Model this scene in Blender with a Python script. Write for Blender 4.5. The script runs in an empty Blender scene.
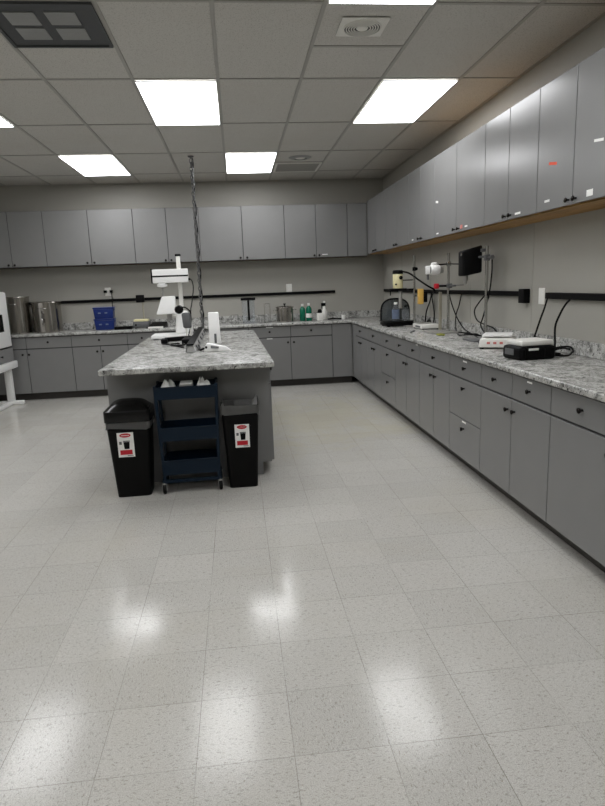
import bpy, bmesh, math, random
from mathutils import Vector, Matrix
random.seed(7)
PI = math.pi
S = bpy.context.scene
COL = S.collection

# ------------------------------------------------------------------ materials
def rgb(r, g, b):
    f = lambda c: (c/255/12.92) if c/255 <= .04045 else ((c/255+.055)/1.055)**2.4
    return (f(r), f(g), f(b), 1)

def mat(name, col, rough=.5, metal=0., spec=.5, trans=0., coat=0., ior=1.45, noise=0., nscale=40., bump=0.):
    m = bpy.data.materials.new(name); m.use_nodes = True
    nt = m.node_tree; b = nt.nodes['Principled BSDF']
    b.inputs['Base Color'].default_value = col
    b.inputs['Roughness'].default_value = rough
    b.inputs['Metallic'].default_value = metal
    b.inputs['Specular IOR Level'].default_value = spec
    b.inputs['Transmission Weight'].default_value = trans
    b.inputs['Coat Weight'].default_value = coat
    b.inputs['IOR'].default_value = ior
    if noise or bump:
        tc = nt.nodes.new('ShaderNodeTexCoord'); n = nt.nodes.new('ShaderNodeTexNoise')
        n.inputs['Scale'].default_value = nscale; n.inputs['Detail'].default_value = 4
        nt.links.new(tc.outputs['Object'], n.inputs['Vector'])
        if noise:
            mx = nt.nodes.new('ShaderNodeMix'); mx.data_type = 'RGBA'
            mx.inputs['A'].default_value = tuple(c*(1-noise) for c in col[:3])+(1,)
            mx.inputs['B'].default_value = tuple(min(1, c*(1+noise)) for c in col[:3])+(1,)
            nt.links.new(n.outputs['Fac'], mx.inputs['Factor']); nt.links.new(mx.outputs['Result'], b.inputs['Base Color'])
        if bump:
            bp = nt.nodes.new('ShaderNodeBump'); bp.inputs['Strength'].default_value = bump; bp.inputs['Distance'].default_value = .01
            nt.links.new(n.outputs['Fac'], bp.inputs['Height']); nt.links.new(bp.outputs['Normal'], b.inputs['Normal'])
    return m

class NT:
    """small helper for node graphs"""
    def __init__(s, m): s.t = m.node_tree; s.b = s.t.nodes['Principled BSDF']
    def n(s, kind, **kw):
        o = s.t.nodes.new(kind)
        for k, v in kw.items(): setattr(o, k, v)
        return o
    def l(s, a, b): s.t.links.new(a, b)
    def math(s, op, a, b=None, c=None):
        o = s.n('ShaderNodeMath', operation=op)
        for i, v in enumerate((a, b, c)):
            if v is None: continue
            if isinstance(v, (int, float)): o.inputs[i].default_value = v
            else: s.l(v, o.inputs[i])
        return o.outputs[0]
    def mix(s, fac, a, b, blend='MIX'):
        o = s.n('ShaderNodeMix', data_type='RGBA', blend_type=blend)
        for i, v in (('Factor', fac), ('A', a), ('B', b)):
            if isinstance(v, (int, float, tuple)): o.inputs[i].default_value = v
            else: s.l(v, o.inputs[i])
        return o.outputs['Result']
    def ramp(s, fac, stops):
        o = s.n('ShaderNodeValToRGB'); e = o.color_ramp.elements
        while len(e) < len(stops): e.new(.5)
        for el, (p, c) in zip(e, stops): el.position = p; el.color = c
        s.l(fac, o.inputs[0]); return o.outputs['Color']
    def noise(s, vec, scale, detail=4, rough=.5, dist=0):
        o = s.n('ShaderNodeTexNoise'); o.inputs['Scale'].default_value = scale; o.inputs['Detail'].default_value = detail
        o.inputs['Roughness'].default_value = rough; o.inputs['Distortion'].default_value = dist
        s.l(vec, o.inputs['Vector']); return o.outputs['Fac']

G = lambda v: (v, v, v, 1)
FX, FY, FT = -.5103, 1.6145, .3048

def floor_mat():
    m = mat('vinyl_floor_tile', rgb(190, 188, 180), .2, spec=.36); g = NT(m)
    tc = g.n('ShaderNodeTexCoord'); P = tc.outputs['Object']
    sx = g.n('ShaderNodeSeparateXYZ'); g.l(P, sx.inputs[0])
    u = g.math('DIVIDE', g.math('SUBTRACT', sx.outputs[0], FX), FT)
    v = g.math('DIVIDE', g.math('SUBTRACT', sx.outputs[1], FY), FT)
    fu, fv = g.math('FLOOR', u), g.math('FLOOR', v)
    du = g.math('PINGPONG', u, .5); dv = g.math('PINGPONG', v, .5)
    d = g.math('MINIMUM', du, dv)
    joint = g.math('LESS_THAN', d, .0042)
    cell = g.n('ShaderNodeCombineXYZ'); g.l(fu, cell.inputs[0]); g.l(fv, cell.inputs[1])
    wn = g.n('ShaderNodeTexWhiteNoise', noise_dimensions='2D'); g.l(cell.outputs[0], wn.inputs['Vector'])
    # chips, a little longer one way, the way turned in each tile
    rot = g.n('ShaderNodeVectorRotate', rotation_type='Z_AXIS'); g.l(P, rot.inputs['Vector'])
    g.l(g.math('MULTIPLY', g.math('ROUND', wn.outputs['Value']), PI/2), rot.inputs['Angle'])
    mp = g.n('ShaderNodeMapping'); mp.inputs['Scale'].default_value = (1, .45, 1); g.l(rot.outputs[0], mp.inputs['Vector'])
    c1 = g.noise(mp.outputs[0], 140, 4, .55, .6)
    c2 = g.noise(mp.outputs[0], 110, 4, .55, .4)
    c3 = g.noise(mp.outputs[0], 170, 2, .5, .3)
    base = g.mix(wn.outputs['Value'], rgb(186, 184, 178), rgb(195, 193, 187))
    base = g.mix(g.ramp(c1, [(.35, G(.6)), (.43, G(0))]), base, rgb(128, 124, 116))
    base = g.mix(g.ramp(c2, [(.60, G(0)), (.68, G(.7))]), base, rgb(208, 207, 202))
    base = g.mix(g.ramp(c3, [(.33, G(.5)), (.38, G(0))]), base, rgb(144, 134, 120))
    c4 = g.noise(P, 260, 3, .6)
    base = g.mix(g.ramp(c4, [(.38, G(.45)), (.5, G(0))]), base, rgb(150, 147, 140))
    base = g.mix(g.ramp(c4, [(.5, G(0)), (.64, G(.4))]), base, rgb(216, 215, 210))
    # a yellowed patch of old wax between the island and the right-hand cabinets, and wear
    vd = g.n('ShaderNodeVectorMath', operation='DISTANCE'); g.l(P, vd.inputs[0]); vd.inputs[1].default_value = (.75, 6.4, 0)
    wx = g.math('SUBTRACT', g.math('MULTIPLY', g.noise(P, 2.2, 6, .65, 1.), 1.5), g.math('MULTIPLY', vd.outputs['Value'], .36))
    base = g.mix(g.ramp(wx, [(.2, G(0)), (.6, G(.6))]), base, rgb(188, 183, 162))
    st = g.noise(P, .9, 5, .6, .8)
    base = g.mix(g.ramp(st, [(.50, G(0)), (.75, G(.35))]), base, rgb(178, 172, 156))
    st2 = g.noise(P, 2.7, 6, .7, 1.5)
    base = g.mix(g.ramp(st2, [(.55, G(0)), (.8, G(.18))]), base, rgb(160, 155, 142))
    base = g.mix(g.math('MULTIPLY', joint, g.ramp(g.noise(P, 2.1, 3), [(.35, G(.2)), (.68, G(.75))])), base, rgb(112, 106, 96))
    g.l(base, g.b.inputs['Base Color'])
    r = g.noise(P, 6, 4, .6)
    g.l(g.ramp(r, [(.3, G(.10)), (.75, G(.19))]), g.b.inputs['Roughness'])
    bp = g.n('ShaderNodeBump'); bp.inputs['Strength'].default_value = .16; bp.inputs['Distance'].default_value = .004
    h = g.math('ADD', g.noise(P, 7, 3, .5), g.math('MULTIPLY', g.noise(P, 95, 3, .6), .22))
    h = g.math('SUBTRACT', h, g.math('MULTIPLY', joint, .3))
    g.l(h, bp.inputs['Height']); g.l(bp.outputs[0], g.b.inputs['Normal'])
    g.b.inputs['Specular IOR Level'].default_value = .25
    return m

def granite_mat():
    m = mat('grey_granite_laminate', rgb(150, 150, 146), .22); g = NT(m)
    tc = g.n('ShaderNodeTexCoord'); P = tc.outputs['Object']
    n1 = g.noise(P, 9, 8, .65, 1.2); n2 = g.noise(P, 38, 6, .7, .8); n3 = g.noise(P, 90, 4, .6)
    b = g.ramp(n1, [(.3, rgb(92, 92, 90)), (.45, rgb(158, 158, 154)), (.56, rgb(196, 196, 192)), (.72, rgb(120, 119, 115))])
    b = g.mix(g.ramp(n2, [(.36, G(1)), (.46, G(0))]), b, rgb(48, 47, 46))
    b = g.mix(g.ramp(n2, [(.58, G(0)), (.68, G(.9))]), b, rgb(224, 223, 219))
    b = g.mix(g.ramp(n3, [(.34, G(.8)), (.42, G(0))]), b, rgb(70, 66, 62))
    g.l(b, g.b.inputs['Base Color'])
    return m

def tile_mat():
    m = mat('mineral_fibre_ceiling_tile', rgb(200, 198, 192), .9, spec=.2); g = NT(m)
    tc = g.n('ShaderNodeTexCoord'); P = tc.outputs['Object']
    n1 = g.noise(P, 120, 4, .7); n2 = g.noise(P, 1.3, 4, .6)
    b = g.mix(g.ramp(n1, [(.36, G(1)), (.46, G(0))]), rgb(202, 200, 195), rgb(165, 162, 156))
    b = g.mix(g.ramp(n2, [(.5, G(0)), (.8, G(.35))]), b, rgb(186, 180, 170))
    g.l(b, g.b.inputs['Base Color'])
    bp = g.n('ShaderNodeBump'); bp.inputs['Strength'].default_value = .35; bp.inputs['Distance'].default_value = .004
    g.l(n1, bp.inputs['Height']); g.l(bp.outputs[0], g.b.inputs['Normal'])
    return m

def wall_mat():
    m = mat('painted_wall', rgb(170, 166, 154), .45, spec=.4); g = NT(m)
    tc = g.n('ShaderNodeTexCoord'); P = tc.outputs['Object']
    n = g.noise(P, 1.5, 5, .6)
    g.l(g.mix(n, rgb(160, 158, 150), rgb(170, 168, 160)), g.b.inputs['Base Color'])
    bp = g.n('ShaderNodeBump'); bp.inputs['Strength'].default_value = .08; bp.inputs['Distance'].default_value = .003
    g.l(g.noise(P, 150, 3), bp.inputs['Height']); g.l(bp.outputs[0], g.b.inputs['Normal'])
    return m

def wood_mat():
    m = mat('wood_grain_board', rgb(150, 108, 62), .5); g = NT(m)
    tc = g.n('ShaderNodeTexCoord')
    mp = g.n('ShaderNodeMapping'); mp.inputs['Scale'].default_value = (1.2, 14, 14); g.l(tc.outputs['Object'], mp.inputs['Vector'])
    n = g.noise(mp.outputs[0], 3, 6, .6, .8)
    g.l(g.ramp(n, [(.3, rgb(124, 92, 44)), (.55, rgb(164, 124, 66)), (.75, rgb(182, 142, 84))]), g.b.inputs['Base Color'])
    return m

def emit_mat(strength):
    m = mat('troffer_lens', rgb(235, 238, 240), .4); g = NT(m)
    g.b.inputs['Emission Color'].default_value = (.975, .98, 1, 1)
    g.b.inputs['Emission Strength'].default_value = strength
    return m

def steel_mat():
    m = mat('brushed_steel', rgb(172, 168, 162), .2, 1.); g = NT(m)
    tc = g.n('ShaderNodeTexCoord'); mp = g.n('ShaderNodeMapping'); mp.inputs['Scale'].default_value = (4, 4, 220)
    g.l(tc.outputs['Object'], mp.inputs['Vector']); n = g.noise(mp.outputs[0], 3, 3)
    g.l(g.ramp(n, [(.3, G(.14)), (.7, G(.22))]), g.b.inputs['Roughness'])
    return m

FLOOR = floor_mat(); GRAN = granite_mat(); TILE = tile_mat(); WALL = wall_mat(); WOOD = wood_mat(); EMIT = emit_mat(10.4); EMIT2 = emit_mat(11.4); STEEL = steel_mat()
DWOOD = mat('dark_cabinet_board', rgb(84, 72, 56), .6, noise=.1)
CAB = mat('grey_laminate', rgb(126, 126, 125), .23, noise=.04, nscale=6)
CABD = mat('dark_grey_edging', rgb(34, 34, 35), .5, noise=.05)
TOE = mat('toe_kick_vinyl', rgb(62, 59, 55), .5, noise=.08, nscale=10)
KNOB = mat('dark_bronze', rgb(38, 35, 33), .3, .8, noise=.05)
GRID = mat('ceiling_grid_metal', rgb(164, 162, 157), .5, noise=.03)
WHITE = mat('white_enamel', rgb(238, 238, 236), .3, noise=.02)
WPLAS = mat('white_plastic', rgb(232, 231, 225), .4, noise=.02)
CREAM = mat('cream_enamel', rgb(226, 218, 172), .4, noise=.04)
YEL = mat('yellow_plastic', rgb(220, 178, 90), .4, noise=.04)
BLACK = mat('black_plastic', rgb(6, 6, 7), .55, spec=.15, noise=.1, nscale=30)
BGLOSS = mat('black_gloss_plastic', rgb(8, 8, 8), .25, spec=.4, noise=.1, nscale=20)
BIN = mat('black_bin_plastic', rgb(5, 5, 5), .5, spec=.2, noise=.1, nscale=60, bump=.05)
RUB = mat('black_rubber', rgb(8, 8, 8), .6, spec=.2, noise=.1)
NAVY = mat('navy_powder_coat', rgb(4, 24, 40), .4, spec=.3, noise=.06, nscale=80)
LINER = mat('clear_liner_film', rgb(145, 145, 142), .3, trans=.75, noise=.05, bump=.8, nscale=25)
PAPER = mat('white_paper', rgb(232, 232, 228), .8, noise=.02, nscale=20)
GREYP = mat('grey_plastic', rgb(96, 97, 98), .4, noise=.04)
LGREY = mat('light_grey_metal', rgb(165, 164, 160), .35, .5, noise=.04)
CHROME = mat('chromed_steel', rgb(190, 190, 188), .16, 1., noise=.02)
BLUE = mat('blue_plastic', rgb(12, 38, 104), .35, noise=.06)
RED = mat('red_print', rgb(188, 30, 44), .5, noise=.05)
ORANGE = mat('orange_tape', rgb(224, 82, 52), .6, noise=.05)
PINK = mat('faded_red_tape', rgb(205, 120, 112), .6, noise=.05)
GREEN = mat('green_liquid_bottle', rgb(8, 104, 78), .25, noise=.08)
GLASS = mat('clear_glass', (1, 1, 1, 1), .02, trans=1., ior=1.45)
ACRY = mat('clear_acrylic', rgb(236, 240, 244), .05, trans=.92, ior=1.2)
SMOKE = mat('smoked_acrylic', rgb(120, 125, 126), .15, trans=.6, noise=.1)
LABELB = mat('blue_label', rgb(104, 116, 138), .5, noise=.3, nscale=30)
DGREY = mat('dark_grey_grille', rgb(66, 68, 70), .5, noise=.05)
MGREY = mat('mid_grey_louvre', rgb(150, 151, 150), .5, noise=.05)
INK = mat('grey_print', rgb(90, 92, 94), .6, noise=.1)
BEIGE = mat('beige_tube', rgb(160, 156, 140), .5, noise=.05)
CHAIN = mat('galvanised_chain', rgb(112, 112, 112), .35, .8, noise=.2, nscale=60)
OLIVE = mat('olive_sponge', rgb(138, 140, 60), .8, noise=.1)
ALU = mat('anodised_aluminium', rgb(172, 172, 170), .4, .4, noise=.04)

# ------------------------------------------------------------------ geometry helpers
class MB:
    def __init__(s): s.bm = bmesh.new()
    def _new(s, fn):
        t = bmesh.new(); fn(t)
        me = bpy.data.meshes.new('tmp'); t.to_mesh(me); t.free(); s.bm.from_mesh(me); bpy.data.meshes.remove(me); return s
    def box(s, x0, x1, y0, y1, z0, z1, bev=0., seg=2, M=None):
        def f(t):
            bmesh.ops.create_cube(t, size=1)
            for v in t.verts: v.co = Vector(((x0+x1)/2+v.co.x*(x1-x0), (y0+y1)/2+v.co.y*(y1-y0), (z0+z1)/2+v.co.z*(z1-z0)))
            if bev: bmesh.ops.bevel(t, geom=t.edges[:], offset=bev, segments=seg, profile=.5, affect='EDGES', clamp_overlap=True)
            if M is not None: bmesh.ops.transform(t, matrix=M, verts=t.verts)
        return s._new(f)
    def hexa(s, pts, bev=0., seg=2):
        """8 points: bottom ring of four, then top ring of four"""
        def f(t):
            v = [t.verts.new(p) for p in pts]
            for q in ((3, 2, 1, 0), (4, 5, 6, 7), (0, 1, 5, 4), (1, 2, 6, 5), (2, 3, 7, 6), (3, 0, 4, 7)): t.faces.new([v[i] for i in q])
            bmesh.ops.recalc_face_normals(t, faces=t.faces)
            if bev: bmesh.ops.bevel(t, geom=t.edges[:], offset=bev, segments=seg, profile=.5, affect='EDGES', clamp_overlap=True)
        return s._new(f)
    def prism(s, poly, z0, z1, bev=0., seg=2, M=None):
        def f(t):
            a = [t.verts.new((x, y, z0)) for x, y in poly]; b = [t.verts.new((x, y, z1)) for x, y in poly]
            n = len(poly); t.faces.new(a[::-1]); t.faces.new(b)
            for i in range(n): t.faces.new((a[i], a[(i+1) % n], b[(i+1) % n], b[i]))
            bmesh.ops.recalc_face_normals(t, faces=t.faces)
            if bev: bmesh.ops.bevel(t, geom=t.edges[:], offset=bev, segments=seg, profile=.5, affect='EDGES', clamp_overlap=True)
            if M is not None: bmesh.ops.transform(t, matrix=M, verts=t.verts)
        return s._new(f)
    def lathe(s, prof, c=(0, 0, 0), axis='Z', n=24, M=None):
        """profile of (radius, height) points turned round an axis through c"""
        def f(t):
            rings = []
            for r, h in prof:
                if r < 1e-6: rings.append([t.verts.new((0, 0, h))])
                else: rings.append([t.verts.new((r*math.cos(2*PI*k/n), r*math.sin(2*PI*k/n), h)) for k in range(n)])
            for a, b in zip(rings, rings[1:]):
                if len(a) == 1 and len(b) == 1: continue
                for k in range(n):
                    q = [a[k % len(a)], a[(k+1) % len(a)], b[(k+1) % len(b)], b[k % len(b)]]
                    u = [];  [u.append(w) for w in q if w not in u]
                    if len(u) >= 3: t.faces.new(u)
            bmesh.ops.recalc_face_normals(t, faces=t.faces)
            R = {'Z': Matrix.Identity(4), 'X': Matrix.Rotation(PI/2, 4, 'Y'), 'Y': Matrix.Rotation(-PI/2, 4, 'X')}[axis]
            bmesh.ops.transform(t, matrix=Matrix.Translation(c) @ R, verts=t.verts)
            if M is not None: bmesh.ops.transform(t, matrix=M, verts=t.verts)
        return s._new(f)
    def cyl(s, c, r, h, axis='Z', n=20, r2=None):
        r2 = r if r2 is None else r2
        return s.lathe([(0, 0), (r, 0), (r2, h), (0, h)], c, axis, n)
    def tube(s, pts, r, n=8, smooth=True, closed=False, sub=6):
        P = [Vector(p) for p in pts]
        if smooth and len(P) > 2:
            Q = []; N = len(P); rng = range(N if closed else N-1)
            for i in rng:
                if closed: a, b, c, d = P[i-1], P[i], P[(i+1) % N], P[(i+2) % N]
                else: a, b, c, d = P[max(i-1, 0)], P[i], P[i+1], P[min(i+2, N-1)]
                for k in range(sub):
                    t = k/sub
                    Q.append(.5*((2*b)+(c-a)*t+(2*a-5*b+4*c-d)*t*t+(3*b-a-3*c+d)*t**3))
            if not closed: Q.append(P[-1])
            P = Q
        def f(t):
            rings = []; N = len(P); up = None
            for i in range(N):
                if closed: d = P[(i+1) % N]-P[i-1]
                else: d = P[min(i+1, N-1)]-P[max(i-1, 0)]
                d.normalize()
                if up is None: up = d.orthogonal().normalized()
                up = (up-d*up.dot(d)).normalized(); sd = d.cross(up)
                rings.append([t.verts.new(P[i]+r*(math.cos(2*PI*k/n)*up+math.sin(2*PI*k/n)*sd)) for k in range(n)])
            for i in range(N if closed else N-1):
                a, b = rings[i], rings[(i+1) % N]
                off = 0
                if closed and i == N-1:
                    off = min(range(n), key=lambda o: (a[0].co-b[o].co).length)
                for k in range(n): t.faces.new((a[k], a[(k+1) % n], b[(k+1+off) % n], b[(k+off) % n]))
            if not closed: t.faces.new(rings[0][::-1]); t.faces.new(rings[-1])
            bmesh.ops.recalc_face_normals(t, faces=t.faces)
        return s._new(f)
    def build(s, name, m, parent=None, label=None, loc=None):
        bm = s.bm
        for f in bm.faces: f.smooth = True
        for e in bm.edges:
            if len(e.link_faces) == 2 and e.calc_face_angle(0) > .6: e.smooth = False
        me = bpy.data.meshes.new(name); bm.to_mesh(me); bm.free(); me.materials.append(m)
        o = bpy.data.objects.new(name, me); COL.objects.link(o)
        if parent is not None: o.parent = parent
        if label: o['label'] = label
        if loc is not None: o.location = loc
        return o

def thing(name, label, cat, loc=(0, 0, 0), rot=0., group=None):
    o = bpy.data.objects.new(name, None); COL.objects.link(o); o.empty_display_size = .1
    o.location = loc; o.rotation_euler = (0, 0, rot); o['label'] = label; o['category'] = cat
    if group: o['group'] = group
    return o
def tag(o, label, cat, group=None):
    o['label'] = label; o['category'] = cat
    if group: o['group'] = group
    return o
def struct(o, label=None):
    o['kind'] = 'structure'
    if label: o['label'] = label
    return o
def copy_tree(o, parent=None):
    c = o.copy(); COL.objects.link(c)
    if parent is not None: c.parent = parent
    for ch in list(o.children): copy_tree(ch, c)
    return c

# ------------------------------------------------------------------ room
XL, XR, YF, YB, H = -4.15, 2.25, -2.4, 9.12, 2.935
struct(MB().box(XL-.1, XR+.1, YF-.1, YB+.1, -.1, 0).build('floor', FLOOR), 'speckled grey vinyl tile floor')
struct(MB().box(XL-.1, XR+.1, YF-.1, YB+.1, H, H+.1).build('ceiling', TILE), 'suspended ceiling of mineral fibre tiles')
struct(MB().box(XL, XR, YB, YB+.1, 0, H).build('wall_back', WALL), 'beige painted back wall')
struct(MB().box(XR, XR+.1, YF, YB, 0, H).build('wall_right', WALL), 'beige painted right wall')
struct(MB().box(XL-.1, XL, YF, YB, 0, H).build('wall_left', WALL), 'beige painted left wall')
struct(MB().box(XL, XR, YF-.1, YF, 0, H).build('wall_front', WALL), 'beige painted wall behind the camera')
# ceiling grid
CX, CY, T2, T4 = -.650, 4.763, .6096, 1.2192
g = MB()
for i in range(-7, 5):
    x = CX+T2*i
    if XL < x < XR: g.box(x-.012, x+.012, YF, YB, H-.006, H)
for j in range(-6, 4):
    y = CY+T4*j
    if YF < y < YB: g.box(XL, XR, y-.012, y+.012, H-.0055, H)
def half(i, j):
    y = CY+T4*(j+.5); g.box(CX+T2*i+.012, CX+T2*(i+1)-.012, y-.012, y+.012, H-.005, H)
for i, j in ((-1, -1), (2, -1), (2, 2)): half(i, j)
g.box(XL, XR, YB-.022, YB, H-.007, H); g.box(XR-.022, XR, YF, YB, H-.007, H); g.box(XL, XL+.022, YF, YB, H-.007, H)
struct(g.build('trim_1', GRID), 'metal grid carrying the ceiling tiles')
# thin joint strips between the wall panels
g = MB()
for x in (-3.8, -2.584, -1.366, -.148, 1.07): g.box(x-.006, x+.006, YB-.003, YB, 1.0, 1.83)
struct(g.build('trim_2', WALL), 'joint strips between back wall panels')
g = MB()
for y in (2.0, 3.22, 4.43, 5.65, 6.87, 8.09): g.box(XR-.003, XR, y-.006, y+.006, 1.0, 1.84)
struct(g.build('trim_3', WALL), 'joint strips between right wall panels')

# ------------------------------------------------------------------ ceiling lights
def light_proto():
    t = thing('ceiling_light', '', 'ceiling light')
    w, l, b = T2/2-.013, T4/2-.013, .006
    f = MB()
    f.box(-w, w, -l, -l+b, -.010, 0); f.box(-w, w, l-b, l, -.010, 0); f.box(-w, -w+b, -l+b, l-b, -.010, 0); f.box(w-b, w, -l+b, l-b, -.010, 0)
    f.build('frame', WHITE, t)
    MB().box(-w+b, w-b, -l+b, l-b, -.0105, -.001).build('diffuser', EMIT, t)
    return t
lights = [(0, 0, 'lit ceiling panel nearest above the island, left of the middle'),
          (3, 0, 'lit ceiling panel close to the right wall cabinets'),
          (-2, 2, 'lit ceiling panel over the left end of the back counter'),
          (1, 2, 'lit ceiling panel beside the hanging chain near the back wall'),
          (-3, 0, 'lit ceiling panel cut by the left edge of the picture'),
          (2, -2, 'lit ceiling panel cut by the top edge of the picture'),
          (-4, -2, 'lit ceiling panel left of the camera'),
          (1, -4, 'lit ceiling panel over the camera, on its right'),
          (-2, -4, 'lit ceiling panel over the camera, on its left'),
          (-5, -4, 'lit ceiling panel beside the camera along the left wall')]
proto = light_proto()
for k, (i, j, lab) in enumerate(lights):
    o = proto if k == 0 else copy_tree(proto)
    o.location = (CX+T2*(i+.5), CY+T4*(j+.5), H-.006)
    if j == 2:
        for c in o.children:
            if c.name.startswith('diffuser'): c.data = c.data.copy(); c.data.materials[0] = EMIT2
    o['label'] = lab; o['group'] = 'ceiling light panels'

# return air grille, speaker, far vent
t = thing('air_grille', 'dark grey square air grille with four pale louvre panels in the ceiling', 'air vent', (CX-T2/2, 3.848, H-.006))
f = MB(); w = .292
f.box(-w, w, -w, w, -.006, 0); f.build('backplate', DGREY, t)
f = MB()
for a in ((-w, w, -w, -w+.02), (-w, w, w-.02, w), (-w, -w+.02, -w+.02, w-.02), (w-.02, w, -w+.02, w-.02)): f.box(*a, -.014, -.006)
f.build('frame', DGREY, t)
for (cx, cy) in ((-.115, -.105), (.10, -.11), (-.115, .095), (.105, .095)):
    f = MB()
    for k in range(9):
        y = cy-.07+k*.0175
        f.box(cx-.080, cx+.080, y-.0075, y+.0075, -.012, -.006)
    f.build('louvre', MGREY, t)
t = thing('ceiling_speaker', 'round white ceiling speaker grille in its own square plate', 'ceiling speaker', (.835, 3.845, H-.006))
MB().box(-.14, .14, -.13, .13, -.006, 0, .003).build('plate', WPLAS, t)
f = MB()
for r in (.113, .098, .083, .068, .053): f.lathe([(r-.006, -.006), (r-.006, -.014), (r, -.014), (r, -.006)], n=40)
f.build('ring_grille', WPLAS, t)
MB().lathe([(0, -.0065), (.106, -.0065), (.106, -.0085), (0, -.0085)], n=40).build('speaker_cone', DGREY, t)
MB().lathe([(0, -.016), (.03, -.015), (.036, -.0085), (0, -.0085)], n=28).build('center_cap', WPLAS, t)
t = thing('ceiling_vent', 'grey louvred half-tile vent near the back wall ceiling', 'air vent', (CX+T2*2.5, 8.115, H-.005))
w, l = .29, .285
f = MB()
for a in ((-w, w, -l, -l+.025), (-w, w, l-.025, l), (-w, -w+.025, -l+.025, l-.025), (w-.025, w, -l+.025, l-.025)): f.box(*a, -.012, 0)
f.build('frame', WPLAS, t)
f = MB()
for k in range(20):
    y = -l+.04+k*.026
    f.box(-w+.025, w-.025, y-.008, y+.008, -.008, -.004, M=None)
f.build('louvre', GRID, t)
MB().box(-w+.02, w-.02, -l+.02, l-.02, -.002, 0).build('backplate', DGREY, t)
t = thing('ceiling_diffuser', 'small round dark-ringed diffuser in the ceiling beside the far vent', 'air vent', (.86, 7.56, H))
MB().lathe([(0, -.012), (.05, -.012), (.06, -.006), (.06, 0), (0, 0)], n=28).build('center_cap', WPLAS, t)
MB().lathe([(.075, -.002), (.082, -.016), (.12, -.01), (.14, 0)], n=32).build('ring', MGREY, t)

# ------------------------------------------------------------------ cabinets
def knob_mesh():
    b = MB().lathe([(0, 0), (.007, 0), (.006, .012), (.014, .017), (.0155, .023), (.011, .028), (0, .029)], axis='Y', n=14, M=Matrix.Scale(-1, 4, (0, 1, 0)))
    bm = b.bm; bmesh.ops.recalc_face_normals(bm, faces=bm.faces)
    for f in bm.faces: f.smooth = True
    me = bpy.data.meshes.new('knob'); bm.to_mesh(me); bm.free(); me.materials.append(KNOB); return me
KME = knob_mesh()
def knob(parent, x, y, z):
    o = bpy.data.objects.new('knob', KME); COL.objects.link(o); o.parent = parent; o.location = (x, y, z); return o
def panel(name, parent, x0, x1, z0, z1, y=-.020, m=None):
    return MB().box(x0+.0036, x1-.0036, y, -.001, z0+.003, z1-.003, .0018, 1).build(name, m or CAB, parent)

def base_cabinet(label, loc, rot, w, drawers, doors, stack=False, blank=False, group='grey base cabinets'):
    """drawers / doors: lists of (x0, x1, knob x or None)"""
    t = thing('base_cabinet', label, 'base cabinet', loc, rot, group)
    MB().box(0, w, 0, .585, .10, .874).build('carcass', CABD, t)
    MB().box(0, w, .07, .085, 0, .10).build('toe_kick', TOE, t)
    for (a, b, k) in drawers:
        d = panel('drawer', t, a, b, .716, .868)
        if k is not None: knob(d, k, -.020, .797)
    for (a, b, k) in doors:
        d = panel('door', t, a, b, .10, .710)
        if k is not None: knob(d, k, -.020, .640)
    if stack:
        for z0, z1, kz in ((.10, .410, .34), (.410, .710, .646)):
            d = panel('drawer', t, 0, w, z0, z1); knob(d, w/2, -.020, kz)
    if blank: panel('filler_panel', t, 0, w, .10, .868)
    return t

R90 = -PI/2
FXR = 1.65                     # carcass front plane of the right-hand run
def right_base(label, y0, y1, drawers, doors, **kw):
    """world y of the unit; local x runs from the far end (y1) towards the camera"""
    c = lambda L: [(y1-b, y1-a, None if k is None else y1-k) for a, b, k in L]
    return base_cabinet(label, (FXR, y1, 0), R90, y1-y0, c(drawers), c(doors), group='base cabinets under the right-hand counter', **kw)
rb1 = right_base('grey one-door base cabinet nearest the camera, cut by the right picture edge', 2.355, 2.955, [(2.355, 2.955, 2.66)], [(2.355, 2.955, 2.42)])
rb2 = right_base('grey two-door base cabinet on the right, with two drawers, below the black case', 2.955, 3.878, [(2.955, 3.414, 3.189), (3.414, 3.878, 3.651)], [(2.955, 3.414, 3.37), (3.414, 3.878, 3.461)])
rb3 = right_base('nearer of the three-drawer grey base cabinets, below the white scale', 3.878, 4.493, [(3.878, 4.493, 4.17)], [], stack=True)
rb4 = right_base('grey base cabinet with one wide drawer over two doors, just past the nearer drawer stack', 4.493, 5.28, [(4.493, 5.28, 4.862)], [(4.493, 4.885, 4.825), (4.885, 5.28, 4.925)])
rb5 = right_base('grey two-door base cabinet with two small drawers, midway along the right-hand counter', 5.28, 6.13, [(5.28, 5.70, 5.455), (5.70, 6.13, 5.93)], [(5.28, 5.715, 5.67), (5.715, 6.13, 5.76)])
rb6 = right_base('farther of the three-drawer grey base cabinets, below the white stirrer stand', 6.13, 6.74, [(6.13, 6.74, 6.44)], [], stack=True)
rb7 = right_base('second grey base cabinet from the far right corner, below the smoked dome mixer', 6.74, 7.50, [(6.74, 7.50, 7.11)], [(6.74, 7.12, 7.07), (7.12, 7.50, 7.17)])
rb8 = right_base('grey base cabinet in the right-hand run nearest the far corner', 7.50, 8.30, [(7.50, 8.30, 7.9)], [(7.50, 7.90, 7.86), (7.90, 8.30, 7.95)])
rb9 = right_base('narrow plain grey panel unit closing the right-hand run at the corner', 8.30, 8.498, [], [], blank=True)
FYB = 8.52
def back_base(label, x0, x1, drawers, doors, **kw):
    c = lambda L: [(a-x0, b-x0, None if k is None else k-x0) for a, b, k in L]
    return base_cabinet(label, (x0, FYB, 0), 0, x1-x0, c(drawers), c(doors), group='base cabinets under the back counter', **kw)
bb1 = back_base('grey base cabinet at the left end of the back counter, below the steel pots', -3.48, -2.28, [(-3.48, -2.88, -3.18), (-2.88, -2.28, -2.587)], [(-3.48, -2.88, -2.935), (-2.88, -2.28, -2.85)])
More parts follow.
